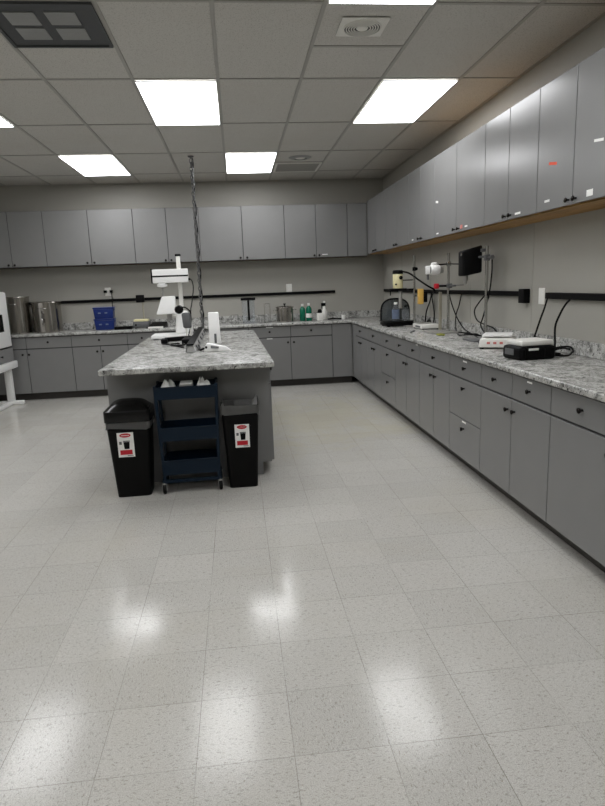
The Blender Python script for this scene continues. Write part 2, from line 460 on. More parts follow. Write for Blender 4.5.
bb2 = back_base('grey base cabinet with one wide drawer below the blue boxes', -2.28, -1.53, [(-2.28, -1.53, -1.906)], [(-2.28, -1.903, -1.946), (-1.903, -1.53, -1.866)])
bb3 = back_base('grey back-counter cabinet half hidden behind the left of the island', -1.53, -.69, [(-1.53, -1.11, -1.33), (-1.11, -.69, -.9)], [(-1.53, -1.11, -1.15), (-1.11, -.69, -1.07)])
bb4 = back_base('grey back-counter cabinet hidden behind the middle of the island', -.69, .148, [(-.69, .148, -.27)], [(-.69, -.27, -.31), (-.27, .148, -.23)])
bb5 = back_base('grey base cabinet right of the island with two drawers, below the small pot and bottles', .148, 1.335, [(.148, .742, .44), (.742, 1.335, 1.032)], [(.148, .735, .696), (.735, 1.335, .781)])
bb6 = back_base('plain grey panel unit closing the back run at the corner, right of the bottles', 1.335, 1.628, [], [], blank=True)

def wall_cabinet(label, loc, rot, w, doors, z0, z1, depth, group, blank=False, m=None):
    t = thing('wall_cabinet', label, 'wall cabinet', loc, rot, group)
    MB().box(0, w, .012, depth, z0, z1).build('carcass', m or WOOD, t)
    MB().box(.001, w-.001, 0, .012, z0+(0 if m else .012), z1-.001).build('face_frame', CABD, t)
    for a, b, k in doors:
        d = panel('door', t, a, b, z0+.004, z1-.002)
        if k is not None: knob(d, k, -.020, z0+.034)
    if blank: panel('filler_panel', t, 0, w, z0+.004, z1-.002)
    return t
UXR, UZ0, UZ1 = 1.95, 1.828, 2.575
def right_wall_cab(label, y0, y1, mid, ks, **kw):
    L = [(y1-mid, y1-y0, y1-ks[0]), (0, y1-mid, y1-ks[1])]
    return wall_cabinet(label, (UXR, y1, 0), R90, y1-y0, L, UZ0, UZ1, .299, 'wall cabinets along the right wall', **kw)
ru1 = right_wall_cab('nearest grey wall cabinet on the right, with an orange tape mark', 2.955, 3.785, 3.37, (3.33, 3.405))
ru2 = right_wall_cab('second nearest grey wall cabinet on the right wall, glossy with one small label', 3.785, 4.606, 4.197, (4.145, 4.232))
ru3 = right_wall_cab('third grey wall cabinet on the right wall, above the black covered motor', 4.606, 5.78, 5.205, (5.135, 5.235))
ru4 = right_wall_cab('fourth grey wall cabinet on the right wall, above the white stirrer head', 5.78, 6.66, 6.22, (6.175, 6.265))
ru5 = right_wall_cab('fifth grey wall cabinet on the right wall, above the cream motor', 6.66, 7.70, 7.18, (7.13, 7.225))
ru6 = right_wall_cab('farthest grey wall cabinet on the right wall, next to the corner', 7.70, 8.765, 8.25, (8.20, 8.34))
UYB = 8.79
def back_wall_cab(label, x0, x1, doors, **kw):
    return wall_cabinet(label, (x0, UYB, 0), 0, x1-x0, [(a-x0, b-x0, k-x0) for a, b, k in doors], UZ0-.02, UZ1-.025, .329, 'wall cabinets along the back wall', m=DWOOD, **kw)
bu1 = back_wall_cab('leftmost grey wall cabinet on the back wall, cut by the picture edge', -3.47, -2.557, [(-3.47, -3.015, -3.06), (-3.015, -2.557, -2.98)])
bu2 = back_wall_cab('grey wall cabinet on the back wall above the blue boxes', -2.557, -1.36, [(-2.557, -1.96, -2.015), (-1.96, -1.36, -1.92)])
bu3 = back_wall_cab('grey wall cabinet on the back wall behind the white instrument post', -1.36, -.46, [(-1.36, -.908, -.95), (-.908, -.46, -.872)])
bu4 = back_wall_cab('grey wall cabinet on the back wall just right of the hanging chain', -.46, .735, [(-.46, .137, .095), (.137, .735, .189)])
bu5 = back_wall_cab('grey wall cabinet on the back wall above the pot and green bottles', .735, 1.64, [(.735, 1.185, 1.15), (1.185, 1.64, 1.222)])
bu6 = wall_cabinet('plain grey corner wall cabinet panel between back and right runs', (1.64, UYB, 0), 0, .289, [], UZ0-.02, UZ1-.025, .329, 'wall cabinets along the back wall', blank=True, m=DWOOD)

def sticker(cab, name, m, u, z, w, h, tilt=0., label=None):
    """small sticker on a cabinet front; u along the front in local x"""
    o = MB().box(-w/2, w/2, -.0208, -.0198, -h/2, h/2).build(name, m, cab)
    for c in cab.children:
        if c.type == 'MESH' and c.name.split('.')[0] in ('door', 'drawer'):
            xs = [v.co.x for v in c.data.vertices]; zs = [v.co.z for v in c.data.vertices]
            if min(xs) <= u <= max(xs) and min(zs) <= z <= max(zs): o.parent = c
    o.location = (u, 0, z); o.rotation_euler = (0, tilt, 0)
    if label: o['label'] = label
    return o

# ------------------------------------------------------------------ worktops
poly = [(1.602, 2.335), (2.248, 2.335), (2.248, 9.118), (-3.5, 9.118), (-3.5, 8.472), (1.602, 8.472)]
w = MB().prism(poly, .876, .914, .009, 3).build('worktop', GRAN)
tag(w, 'long L-shaped grey granite-look worktop along the right and back walls', 'worktop')
MB().box(2.228, 2.248, 2.335, 9.098, .915, 1.014, .003, 1).build('backsplash', GRAN, w)
MB().box(-3.5, 2.248, 9.098, 9.118, .915, 1.014, .003, 1).build('backsplash', GRAN, w)

# island
IRZ = .0157
isl = thing('island_cabinet', 'long grey island cabinet standing in the middle of the floor', 'island cabinet', (-.367, 4.205, 0), IRZ)
hw = .577
MB().box(-hw, hw, .295, 3.16, .10, .873).build('carcass', CABD, isl)
MB().box(-hw+.07, hw-.07, .295, 3.10, 0, .10).build('toe_kick', TOE, isl)
MB().prism([(-hw-.032, .115), (-hw+.07, .115), (-hw+.07, 0), (hw-.07, 0), (hw-.07, .10), (hw, .10), (hw, .873), (-hw-.032, .873)], 0, .02,
           M=Matrix.Translation((0, .295, 0)) @ Matrix.Rotation(PI/2, 4, 'X')).build('end_panel', CAB, isl)
for sgn in (1, -1):
    for k in range(6):
        y0 = .318+k*.472; y1 = y0+.468
        a, b = (hw+.001, hw+.021) if sgn > 0 else (-hw-.036, -hw-.001)
        d = MB().box(a, b, y0, y1, .10, .705, .002, 1).build('door', CAB, isl)
        e = MB().box(a, b, y0, y1, .712, .868, .002, 1).build('drawer', CAB, isl)
        for p, yy, zz in ((d, y1-.04 if k % 2 == 0 else y0+.04, .64), (e, (y0+y1)/2, .79)):
            q = knob(p, b if sgn > 0 else a, yy, zz); q.rotation_euler = (0, 0, sgn*PI/2)
it = MB().box(-.6085, .6085, 0, 3.22, .874, .914, .008, 3).build('island_worktop', GRAN)
it.location = (-.367, 4.205, 0); it.rotation_euler = (0, 0, IRZ)
tag(it, 'grey granite-look worktop on the island, under the white instruments', 'worktop')

# ------------------------------------------------------------------ stickers on the cabinet fronts

for cab, wy, z, w_, h_, m_, tl, lab in (
    (ru1, 3.197, 1.872, .060, .034, PAPER, 0, 'white label'), (ru1, 3.599, 2.097, .090, .016, ORANGE, .16, 'orange tape mark'),
    (ru1, 3.652, 1.889, .060, .014, PAPER, 0, 'white slip'), (ru2, 4.042, 1.862, .080, .014, PAPER, 0, 'white slip'),
    (ru1, 3.138, 2.126, .085, .014, PAPER, .12, 'white slip'), (ru3, 5.711, 2.155, .070, .020, PAPER, .15, 'white slip'),
    (ru3, 5.691, 1.867, .060, .012, PAPER, 0, 'white slip'), (ru3, 5.079, 1.872, .050, .030, PINK, 0, 'faded red tape'),
    (ru3, 4.973, 1.867, .060, .012, PAPER, 0, 'white slip'), (ru4, 6.507, 1.868, .055, .012, PAPER, 0, 'white slip'),
    (rb3, 4.178, .846, .075, .012, PAPER, 0, 'white slip'), (rb3, 4.179, .392, .075, .012, PAPER, 0, 'white slip'),
    (rb2, 3.196, .848, .060, .010, PAPER, 0, 'white slip'), (rb5, 5.366, .856, .060, .010, PAPER, 0, 'white slip')):
    sticker(cab, 'label_strip', m_, cab.location.y-wy, z, w_, h_, tl, lab)
sticker(bu5, 'label_strip', PAPER, 1.306-.735, 1.852, .080, .012, 0, 'white slip')
sticker(bb5, 'label_strip', PAPER, .443-.148, .860, .100, .010, 0, 'white slip')
sticker(bb5, 'label_strip', PAPER, .438-.148, .700, .080, .010, 0, 'white slip')

# ------------------------------------------------------------------ rails and outlets on the walls
t = tag(MB().box(-3.45, 1.495, YB-.032, YB, 1.296, 1.336, .004, 1).build('power_rail', BLACK), 'long black power rail on the back wall', 'power rail')
t = tag(MB().box(XR-.032, XR, 4.56, 9.0, 1.286, 1.326, .004, 1).build('power_rail', BLACK), 'black power rail on the right wall behind the stands, ending at the black box', 'power rail')
t = tag(MB().box(XR-.034, XR, 2.40, 4.17, 1.276, 1.320, .004, 1).build('power_rail', BLACK), 'black power rail on the right wall above the black case, starting past the white outlet', 'power rail')
t = tag(MB().box(XR-.055, XR, 4.455, 4.545, 1.236, 1.345, .006, 2).build('socket_box', BLACK), 'black socket box at the near end of the rail on the right wall', 'socket box')
def outlet(label, loc, rot, plug=False):
    t = thing('wall_outlet', label, 'wall outlet', loc, rot, 'white wall outlets')
    MB().box(-.043, .043, -.008, 0, -.06, .06, .003, 2).build('cover_plate', WPLAS, t)
    for z in (-.026, .026):
        r = MB().lathe([(0, -.0095), (.017, -.0095), (.017, -.006), (0, -.006)], (0, 0, 0), 'Y', 18).build('receptacle', PAPER, t)
        r.location = (0, 0, z)
    return t
outlet('white wall outlet on the right wall between the two black rails', (XR, 4.27, 1.292), R90)
outlet('white wall outlet just above the rail over the small steel pot', (.797, YB, 1.394), 0)
o = outlet('white wall outlet with plugs above the blue boxes', (-1.852, YB, 1.44), 0)
for k, x in enumerate((-1.885, -1.80)):
    tag(MB().box(x-.022, x+.022, YB-.045, YB-.0096, 1.427, 1.462, .005, 2).build('power_plug', BLACK),
        ('black power plug in the left of the outlet above the blue boxes', 'black power plug with a cord, in the right of the outlet above the blue boxes')[k], 'power plug')
tag(MB().tube([(-1.80, YB-.03, 1.427), (-1.795, YB-.04, 1.34), (-1.80, YB-.05, 1.2), (-1.77, YB-.1, .95), (-1.74, YB-.2, .921)], .006).build('power_cable', RUB),
    'thin black cord hanging behind the blue boxes', 'power cord')

# ------------------------------------------------------------------ left: white oven on a white stand
t = thing('laboratory_oven', 'white laboratory oven with a dark window, at the left picture edge', 'laboratory oven', (-3.32, 7.72, .765))
MB().box(-.30, .30, -.64, .63, .012, .725, .012, 2).build('body', WHITE, t)
MB().box(.300, .318, -.62, .615, .02, .715, .006, 2).build('door', WHITE, t)
MB().box(.318, .323, -.40, .40, .22, .44, .004, 1).build('window', BGLOSS, t)
f = MB(); f.tube([(.33, .54, .62), (.35, .54, .62)], .008, smooth=False); f.tube([(.33, .54, .42), (.35, .54, .42)], .008, smooth=False); f.tube([(.35, .54, .66), (.35, .54, .38)], .010, smooth=False)
for x in (-.25, .25):
    for y in (-.55, .55): MB().cyl((x, y, 0), .02, .012).build('foot', RUB, t)
t = thing('white_bench_stand', 'white stand with a grey drawer carrying the oven at the left edge', 'stand', (-3.32, 7.72, 0))
MB().box(-.30, .30, -.64, .64, .583, .764, .006, 1).build('drawer_housing', CABD, t)
d = MB().box(.300, .316, -.63, .63, .590, .760, .003, 1).build('drawer', CAB, t)
k1 = bpy.data.objects.new('knob', KME); COL.objects.link(k1); k1.parent = d; k1.location = (.316, .20, .675); k1.rotation_euler = (0, 0, PI/2)
MB().box(-.32, .345, -.66, .665, .49, .582, .012, 2).build('shelf', WHITE, t)
for x in (-.26, .24):
    for y in (-.58, .56): MB().box(x-.04, x+.04, y-.045, y+.045, .05, .49, .008, 2).build('leg', WHITE, t)
for y in (-.58, .56): MB().box(-.34, .40, y-.04, y+.04, 0, .05, .012, 2).build('foot', WHITE, t)
for x in (-.26, .24): MB().box(x-.03, x+.03, -.535, .515, 0.005, .05, .008, 2).build('base_rail', WHITE, t)

# ------------------------------------------------------------------ back counter
CZ = .9145
def pot(name, label, x, y, r, hh, lid=False, spigot=False, turn=False):
    t = thing(name, label, 'pot', (x, y, CZ))
    th = .004
    MB().lathe([(0, 0), (r-.008, 0), (r, .01), (r, hh-.006), (r+.008, hh-.002), (r+.006, hh+.004), (r-th, hh), (r-th, .012), (0, .008)], n=40).build('body', STEEL, t)
    if True:
        for s in (-1, 1):
            zz = hh*.80
            P = [(s*(r-.002), -.05, zz), (s*(r+.03), -.045, zz+.004), (s*(r+.042), 0, zz+.004), (s*(r+.03), .045, zz+.004), (s*(r-.002), .05, zz)]
            MB().tube([(y_, x_, z_) for x_, y_, z_ in P] if turn else P, .006).build('handle', CHROME, t)
    if lid:
        l = MB().lathe([(r+.007, hh+.005), (r+.007, hh+.010), (r*.7, hh+.022), (0, hh+.026), (0, hh+.020), (r*.7, hh+.016)], n=40).build('lid', STEEL, t)
        MB().lathe([(0, hh+.024), (.008, hh+.024), (.008, hh+.04), (.022, hh+.045), (.02, hh+.056), (0, hh+.058)], n=18).build('lid_knob', BLACK, l)
    if spigot:
        s = MB().lathe([(0, 0), (.028, 0), (.028, .008), (.014, .010), (.014, .04), (0, .04)], (0, -r+.004, .19), 'Y', 18, M=None)
        s.tube([(0, -r-.03, .19), (0, -r-.06, .185), (0, -r-.066, .14)], .011)
        sp = s.build('spigot', CHROME, t)
        MB().box(-.008, .008, -r-.062, -r-.046, .205, .265, .003, 1).build('lever', CHROME, sp)
    return t
pot('stock_pot', 'tall steel stock pot next to the white oven', -3.035, 8.80, .165, .50, turn=True)
pot('stock_pot', 'wide steel stock pot with a front tap, left of the blue boxes', -2.645, 8.80, .190, .415, spigot=True, turn=True)
pot('cooking_pot', 'small lidded steel pot between the glassware and green bottles', .695, 8.82, .125, .205, lid=True)

def blue_box(label, z):
    t = thing('blue_box', label, 'storage box', (-1.865, 8.80, z), .05, 'stacked blue boxes')
    f = MB(); w, d, hh, th = .135, .10, .135, .006
    MB().hexa([(-w+.012, -d+.01, 0), (w-.012, -d+.01, 0), (w-.012, d-.01, 0), (-w+.012, d-.01, 0), (-w, -d, hh), (w, -d, hh), (w, d, hh), (-w, d, hh)], .006).build('body', BLUE, t)
    MB().box(-w-.006, w+.006, -d-.006, d+.006, hh, hh+.022, .006).build('lid', BLUE, t)
    for x in (-.055, .035):
        MB().box(x-.018, x+.018, -d-.002, -d+.010, .070, .088, .002, 1).build('label_mark', LABELB, t, 'pale mark on the front')
    for s in (-1, 1): MB().box(s*(w+.003)-.005, s*(w+.003)+.005, -.035, .035, hh-.03, hh+.012, .003, 1).build('latch', BLUE, t)
    return t
blue_box('lower of the two blue boxes stacked on the back counter', CZ)
blue_box('upper of the two blue boxes stacked on the back counter', CZ+.158)
# trays and a stirrer next to the boxes
f = MB(); f.box(-.12, .12, -.09, .09, 0, .008, .003, 1)
for a in ((-.12, .12, -.09, -.082), (-.12, .12, .082, .09), (-.12, -.112, -.082, .082), (.112, .12, -.082, .082)): f.box(*a, .008, .035)
tag(f.build('black_tray', BLACK, loc=(-1.60, 8.74, CZ)), 'low black tray on the back counter right of the blue boxes', 'tray')
t = thing('plate_stirrer', 'small mixer with black head box on a post, on the back counter', 'mixer', (-1.36, 8.80, CZ))
MB().box(-.115, .115, -.10, .10, .012, .095, .014).build('base', GREYP, t)
MB().box(-.10, .10, -.085, .085, .096, .125, .006).build('top_plate', CREAM, t, 'cream top plate')
for x in (-.08, .08):
    for y in (-.07, .07): MB().cyl((x, y, 0), .014, .012).build('foot', RUB, t)
MB().tube([(.03, .04, .12), (.03, .04, .37)], .011, smooth=False).build('post', BEIGE, t)
MB().box(-.055, .055, .0, .08, .36, .465, .008).build('head', BLACK, t)
MB().cyl((-.07, -.101, .05), .014, .012, 'Y').build('knob', BLACK, t)
t = thing('document_folder', 'black folder edged with a white sheet, flat on the back counter', 'folder', (-1.13, 8.74, CZ), -.1)
MB().hexa([(-.11, -.14, 0), (.11, -.14, 0), (.11, .14, 0), (-.11, .14, 0), (-.11, -.14, .020), (.11, -.14, .020), (.11, .14, .075), (-.11, .14, .075)], .004, 1).build('cover', BLACK, t)
MB().box(-.105, .105, -.155, -.1405, .0, .024, .002, 1).build('paper', PAPER, t)
# acrylic stand with black T piece
t = thing('acrylic_stand', 'clear acrylic stand with a black T-shaped piece on the back counter', 'stand', (.168, 8.84, CZ))
MB().box(-.09, .09, .0, .012, 0, .33, .002, 1).build('acrylic_panel', ACRY, t)
MB().box(-.10, .10, -.05, .06, 0, .008, .002, 1).build('acrylic_foot', ACRY, t)
MB().box(-.105, .105, -.022, .03, .328, .366, .004, 1).build('cross_bar', BLACK, t)
MB().box(-.013, .017, -.014, -.001, .04, .328, .002, 1).build('black_post', BLACK, t)
def beaker(name, label, x, y, r, hh):
    return tag(MB().lathe([(0, 0), (r-.003, 0), (r, .004), (r, hh-.004), (r+.004, hh), (r-.0025, hh-.002), (r-.0025, .005), (0, .004)], n=28).build(name, GLASS, loc=(x, y, CZ)), label, 'glassware')
beaker('glass_beaker', 'squat glass beaker left of the black T-shaped piece', -.04, 8.80, .055, .13)
beaker('glass_cylinder', 'tall clear glass cylinder between the T-shaped piece and steel pot', .44, 8.84, .045, .27)
beaker('glass_beaker', 'low glass beaker in front of the tall glass cylinder', .35, 8.72, .045, .11)
def bottle(label, x, y, r, hh, m, capm):
    t = thing('bottle', label, 'bottle', (x, y, CZ))
    MB().lathe([(0, 0), (r-.004, 0), (r, .006), (r, hh*.66), (r*.85, hh*.74), (r*.42, hh*.82), (r*.36, hh*.86), (0, hh*.86)], n=24).build('body', m, t)
    MB().lathe([(0, hh*.86), (r*.46, hh*.86), (r*.46, hh), (0, hh)], n=18).build('cap', capm, t)
    return t
bottle('left one of two green bottles with white caps', .955, 8.82, .042, .245, GREEN, PAPER)
b = bottle('right one of two green bottles, with a white label', 1.047, 8.80, .042, .255, GREEN, PAPER)
MB().lathe([(.0426, .045), (.0432, .045), (.0432, .105), (.0426, .105)], n=24).build('label', PAPER, b, 'white paper label')
t = thing('square_bottle', 'short square white bottle with a black cap, right of the green bottles', 'bottle', (1.195, 8.70, CZ))
MB().box(-.042, .042, -.04, .04, 0, .11, .008).build('body', WPLAS, t)
MB().lathe([(0, .11), (.03, .11), (.034, .125), (.028, .15), (.015, .165), (0, .166)], n=20).build('cap', BLACK, t)
t = thing('spray_bottle', 'dark and white spray bottle behind the square white bottle', 'bottle', (1.285, 8.86, CZ))
MB().lathe([(0, 0), (.04, 0), (.043, .01), (.043, .12), (.02, .165), (.014, .2), (0, .2)], n=22).build('body', WPLAS, t)
MB().box(-.045, .02, -.016, .016, .2, .245, .006).build('spray_head', BLACK, t)
MB().tube([(-.03, 0, .205), (-.042, 0, .185), (-.04, 0, .165)], .005).build('trigger', BLACK, t)
MB().box(-.012, .016, -.012, .012, .246, .275, .004).build('nozzle_cap', PAPER, t)
f = MB(); f.tube([(-.10, 0, .012), (-.03, .004, .02), (.05, 0, .012), (.10, -.01, .010)], .009); f.tube([(-.10, -.035, .012), (-.02, -.012, .016), (.06, .02, .012), (.10, .025, .010)], .009)
tag(f.build('tongs', BLACK, loc=(1.42, 8.76, CZ)), 'black tongs lying on the counter right of the white bottle', 'tongs')
tag(MB().lathe([(0, 0), (.024, 0), (.03, .06), (.027, .06), (.022, .004), (0, .004)], n=20).build('small_cup', PAPER, loc=(1.56, 8.80, CZ)), 'small white cup in the corner of the counter', 'cup')

# ------------------------------------------------------------------ island top
IZ = .9145
t = thing('hanging_chain', 'long steel chain hanging from the ceiling to the island', 'chain', (-.425, 7.36, H-.006))
MB().lathe([(0, -.012), (.03, -.012), (.036, 0), (0, 0)], n=20).build('ceiling_plate', GREYP, t)
f = MB(); z = -.020; n = 0; L = H-.006-.975
pitch = .045
while z > -L+.04:
    ln, wd_, r = .031, .017, .0068
    ring = []
    for k in range(12):
        a = 2*PI*k/12
        u = wd_*math.cos(a); v = (ln*math.sin(a))
        ring.append((u*.9, u*.45, z-ln+v) if n % 2 == 0 else (u*-.45, u*.9, z-ln+v))
    f.tube(ring, r, 6, closed=True, smooth=False)
    z -= pitch; n += 1
f.build('chain_links', CHAIN, t)
f = MB(); pts = [(.013+.006*math.sin(k*1.9), .020+.004*math.cos(k*1.3), -.02-k*(L-.02)/26) for k in range(27)]
f.tube(pts, .010, 8, sub=4); f.build('cord', RUB, t)
t = thing('power_raceway', 'black and aluminium socket strip along the middle of the island', 'power strip', (-.418, 6.22, IZ), IRZ)
MB().hexa([(-.045, -1.12, 0), (.045, -1.12, 0), (.045, 1.12, 0), (-.045, 1.12, 0), (-.034, -1.10, .058), (.016, -1.10, .058), (.016, 1.10, .058), (-.034, 1.10, .058)], .003, 1).build('body', ALU, t)
MB().hexa([(-.0475, -1.122, .001), (-.0455, -1.122, .001), (-.0455, 1.12, .001), (-.0475, 1.12, .001), (-.037, -1.12, .060), (-.0348, -1.12, .060), (-.0348, 1.12, .060), (-.037, 1.12, .060)]).build('side_cover', BLACK, t, 'black cover along the left side')
MB().box(-.040, .022, -1.13, 1.13, .0605, .072, .003, 1).build('cover', BLACK, t)
for k in range(5):
    y = -.9+k*.45
    MB().hexa([(.041, y-.05, .015), (.049, y-.05, .015), (.049, y+.05, .015), (.041, y+.05, .015), (.026, y-.05, .046), (.033, y-.05, .046), (.033, y+.05, .046), (.026, y+.05, .046)], .002, 1).build('socket', GREYP, t)

t = thing('bench_instrument', 'tall white bench instrument with a boxy head on a post, left on the island', 'laboratory instrument', (-.706, 6.76, IZ), .03)
MB().box(-.235, .20, -.16, .20, .006, .045, .012).build('base_plate', WHITE, t)
for x in (-.20, .17):
    for y in (-.12, .17): MB().cyl((x, y, 0), .016, .006).build('foot', RUB, t)
MB().hexa([(.02, -.06, .046), (.215, -.06, .046), (.215, .14, .046), (.02, .14, .046), (.04, -.04, .29), (.16, -.04, .29), (.16, .12, .29), (.04, .12, .29)], .02, 3).build('body', WHITE, t)
MB().box(.078, .122, .04, .085, .28, .880, .006).build('post', WPLAS, t)
MB().box(.070, .130, .033, .093, .880, .902, .004).build('post_cap', BLACK, t)
hd = MB().box(-.175, .20, -.10, .03, .598, .742, .006).build('head', WHITE, t)
MB().box(-.176, .202, -.1025, -.09, .660, .676, .001, 1).build('dark_stripe', BLACK, hd, 'black stripe across the head')
MB().box(-.189, -.1755, -.10, .03, .596, .748, .004).build('end_cap', BLACK, hd, 'black end cap')
MB().cyl((.2005, -.05, .63), .012, .015, 'X').build('cord_socket', BLACK, hd)
kn = MB().lathe([(0, .552), (.022, .552), (.054, .560), (.056, .584), (.034, .597), (0, .597)], (-.082, -.05, 0), n=28).build('focus_knob', WHITE, t)
MB().tube([(-.082, -.04, .56), (-.080, -.04, .42)], .011, smooth=False).build('rod', LGREY, t)
MB().hexa([(-.165, -.12, .265), (.045, -.12, .265), (.045, .06, .265), (-.165, .06, .265), (-.095, -.09, .455), (.042, -.09, .455), (.042, .03, .455), (-.095, .03, .455)], .012, 3).build('hood', WHITE, t)
MB().lathe([(0, .19), (.022, .19), (.028, .22), (.028, .266), (0, .266)], (-.03, -.03, 0), n=24).build('lens', LGREY, t)
MB().box(-.012, .05, -.02, .06, .235, .29, .008).build('arm', WPLAS, t)

t = thing('handheld_homogeniser', 'grey homogeniser with a black cap on twin white rods, beside the white instrument', 'laboratory mixer', (-.525, 6.22, IZ))
MB().hexa([(-.215, -.09, .012), (-.20, -.14, .012), (.055, -.02, .012), (.04, .035, .012), (-.215, -.09, .056), (-.20, -.14, .056), (.055, -.02, .056), (.04, .035, .056)], .008).build('base_bar', BLACK, t)
MB().box(-.245, -.18, -.16, -.03, 0, .045, .008).build('base_foot', BLACK, t)
MB().box(-.025, .052, -.34, .16, .0, .050, .010).build('base_foot', BLACK, t)
for x in (.004, .044): MB().tube([(x, -.01, .036), (x, -.01, .16)], .009, smooth=False).build('rod', WPLAS, t)
MB().hexa([(-.025, -.04, .135), (.06, -.04, .135), (.06, .03, .135), (-.025, .03, .135), (-.035, -.05, .29), (.05, -.05, .29), (.05, .04, .29), (-.035, .04, .29)], .018, 3).build('body', GREYP, t)
MB().lathe([(0, -.03), (.036, -.03), (.044, -.015), (.044, .015), (.036, .03), (0, .03)], (-.055, -.02, .325), 'Y', 24).build('motor_cap', BGLOSS, t)
MB().tube([(-.03, 0, .34), (.0, 0, .345), (.045, 0, .31), (.058, 0, .28)], .007).build('cord', RUB, t)
tag(MB().tube([(-.488, 6.715, 1.545), (-.464, 6.69, 1.52), (-.452, 6.62, 1.44), (-.468, 6.50, 1.30), (-.480, 6.40, 1.22), (-.48, 6.33, 1.1), (-.515, 6.31, .96), (-.53, 6.38, .9205)], .0055).build('signal_cable', RUB),
    'thin black cable looping from the instrument head down to the island', 'cable')
f = MB()
f.tube([(-.60, 5.98, .922), (-.57, 5.82, .922), (-.53, 5.62, .9225), (-.50, 5.52, .924), (-.56, 5.60, .924), (-.65, 5.84, .922), (-.74, 5.96, .922)], .0065)
f.tube([(-.56, 5.78, .936), (-.64, 5.72, .936), (-.60, 5.58, .936), (-.50, 5.60, .936), (-.52, 5.74, .936)], .0065)
tag(f.build('coiled_cable', RUB), 'black cable coiled on the island in front of the homogeniser', 'cable')

t = thing('white_tower', 'upright tapered white tower device on the island, right of the socket strip', 'laboratory device', (-.225, 5.80, IZ), .05)
MB().hexa([(-.055, -.06, .0), (.055, -.06, .0), (.055, .06, .0), (-.055, .06, .0), (-.052, -.02, .300), (.048, -.02, .300), (.048, .05, .300), (-.052, .05, .300)], .010, 3).build('body', WHITE, t)
MB().hexa([(-.006, -.066, .012), (.016, -.066, .012), (.016, -.055, .012), (-.006, -.055, .012), (-.006, -.0535, .10), (.016, -.0535, .10), (.016, -.044, .10), (-.006, -.044, .10)], .002, 1).build('slot', GREYP, t, 'grey upright slot')
t = thing('barcode_reader', 'white handheld reader with a dark screen, lying in front of the white tower', 'handheld device', (-.178, 5.10, IZ), -.08)
t.scale = (1.08, 1.08, 1.2)
MB().hexa([(-.105, -.045, 0), (.11, -.025, 0), (.11, .03, 0), (-.105, .05, 0), (-.085, -.036, .062), (.06, -.018, .034), (.06, .022, .034), (-.085, .04, .062)], .008, 3).build('body', WHITE, t)
MB().hexa([(-.05, -.0475, .026), (.01, -.0405, .024), (.01, -.030, .024), (-.05, -.036, .026), (-.05, -.0415, .044), (.01, -.034, .036), (.01, -.025, .036), (-.05, -.03, .044)], .001, 1).build('screen', GREYP, t)
MB().cyl((-.086, -.044, .034), .009, .014, 'Y').build('knob', BLACK, t)
tag(MB().tube([(-.300, 5.13, .940), (-.328, 5.18, .925), (-.345, 5.32, .922), (-.35, 5.42, .9225), (-.362, 5.50, .935)], .009).build('reader_cable', RUB),
    'short black cord running from the white reader to the socket strip', 'cable')

# ------------------------------------------------------------------ bins and cart before the island
def bin_label(parent, u, z, y, w, h, tilt):
    """a product label on a sloping front: white slip, red band, dark picture, red block"""
    L = MB().box(-w/2, w/2, -.0012, 0, -h/2, h/2).build('label', PAPER, parent, 'white and red product label')
    L.location = (u, y, z); L.rotation_euler = (tilt, 0, 0)
    def part(name, m, x0, x1, z0, z1): MB().box(x0*w, x1*w, -.0022, -.0011, z0*h, z1*h).build(name, m, L)
    f = MB(); f.prism([(.34*w*math.cos(2*PI*k/24), .085*h*math.sin(2*PI*k/24)+.385*h) for k in range(24)], .0011, .0022, M=Matrix.Rotation(PI/2, 4, 'X'))
    f.build('logo_band', RED, L, 'red oval band')
    part('logo_lettering', PAPER, -.24, .24, .365, .40)
    f = MB(); f.hexa([(-.10*w, -.0022, -.17*h), (.20*w, -.0022, -.17*h), (.20*w, -.0011, -.17*h), (-.10*w, -.0011, -.17*h), (-.14*w, -.0022, .12*h), (.24*w, -.0022, .12*h), (.24*w, -.0011, .12*h), (-.14*w, -.0011, .12*h)])
    f.build('bin_picture', BLACK, L)
    part('bin_picture_lid', GREYP, -.16, .26, .13, .17)
    part('small_picture', GREYP, -.40, -.24, .02, .14)
    part('red_block', RED, -.38, .36, -.40, -.21)
    part('fine_print', INK, .05, .40, -.455, -.43)
def bin_body(t, wb, wt, db, dt, hh):
    b = MB()
    bm_pts = [(-wb/2, -db/2, 0), (wb/2, -db/2, 0), (wb/2, db/2, 0), (-wb/2, db/2, 0), (-wt/2, -dt/2, hh), (wt/2, -dt/2, hh), (wt/2, dt/2, hh), (-wt/2, dt/2, hh)]
    def f(tb):
        v = [tb.verts.new(p) for p in bm_pts]
        for q in ((3, 2, 1, 0), (0, 1, 5, 4), (1, 2, 6, 5), (2, 3, 7, 6), (3, 0, 4, 7)): tb.faces.new([v[i] for i in q])
        tb.verts.ensure_lookup_table()
        vert = [e for e in tb.edges if (e.verts[0].co.z < .01) != (e.verts[1].co.z < .01)]
        bmesh.ops.bevel(tb, geom=vert, offset=.028, segments=4, profile=.5, affect='EDGES')
        bmesh.ops.recalc_face_normals(tb, faces=tb.faces)
        r = bmesh.ops.solidify(tb, geom=tb.faces[:], thickness=.004)
    b._new(f); return b.build('body', BIN, t)
t = thing('trash_bin', 'black trash bin with a swing lid, left of the blue cart', 'trash bin', (-.805, 4.285, 0), .02)
B1W, B1T, B1H = .235, .300, .545
bin_body(t, B1W, B1T, .215, .250, B1H)
b = MB()
def rr(w, d, r, n=6):
    pts = []
    for sx, sy, a0 in ((1, 1, 0), (-1, 1, PI/2), (-1, -1, PI), (1, -1, 1.5*PI)):
        for k in range(n+1):
            a = a0+k*PI/2/n; pts.append((sx*(w/2-r)+r*math.cos(a), sy*(d/2-r)+r*math.sin(a)))
    return pts
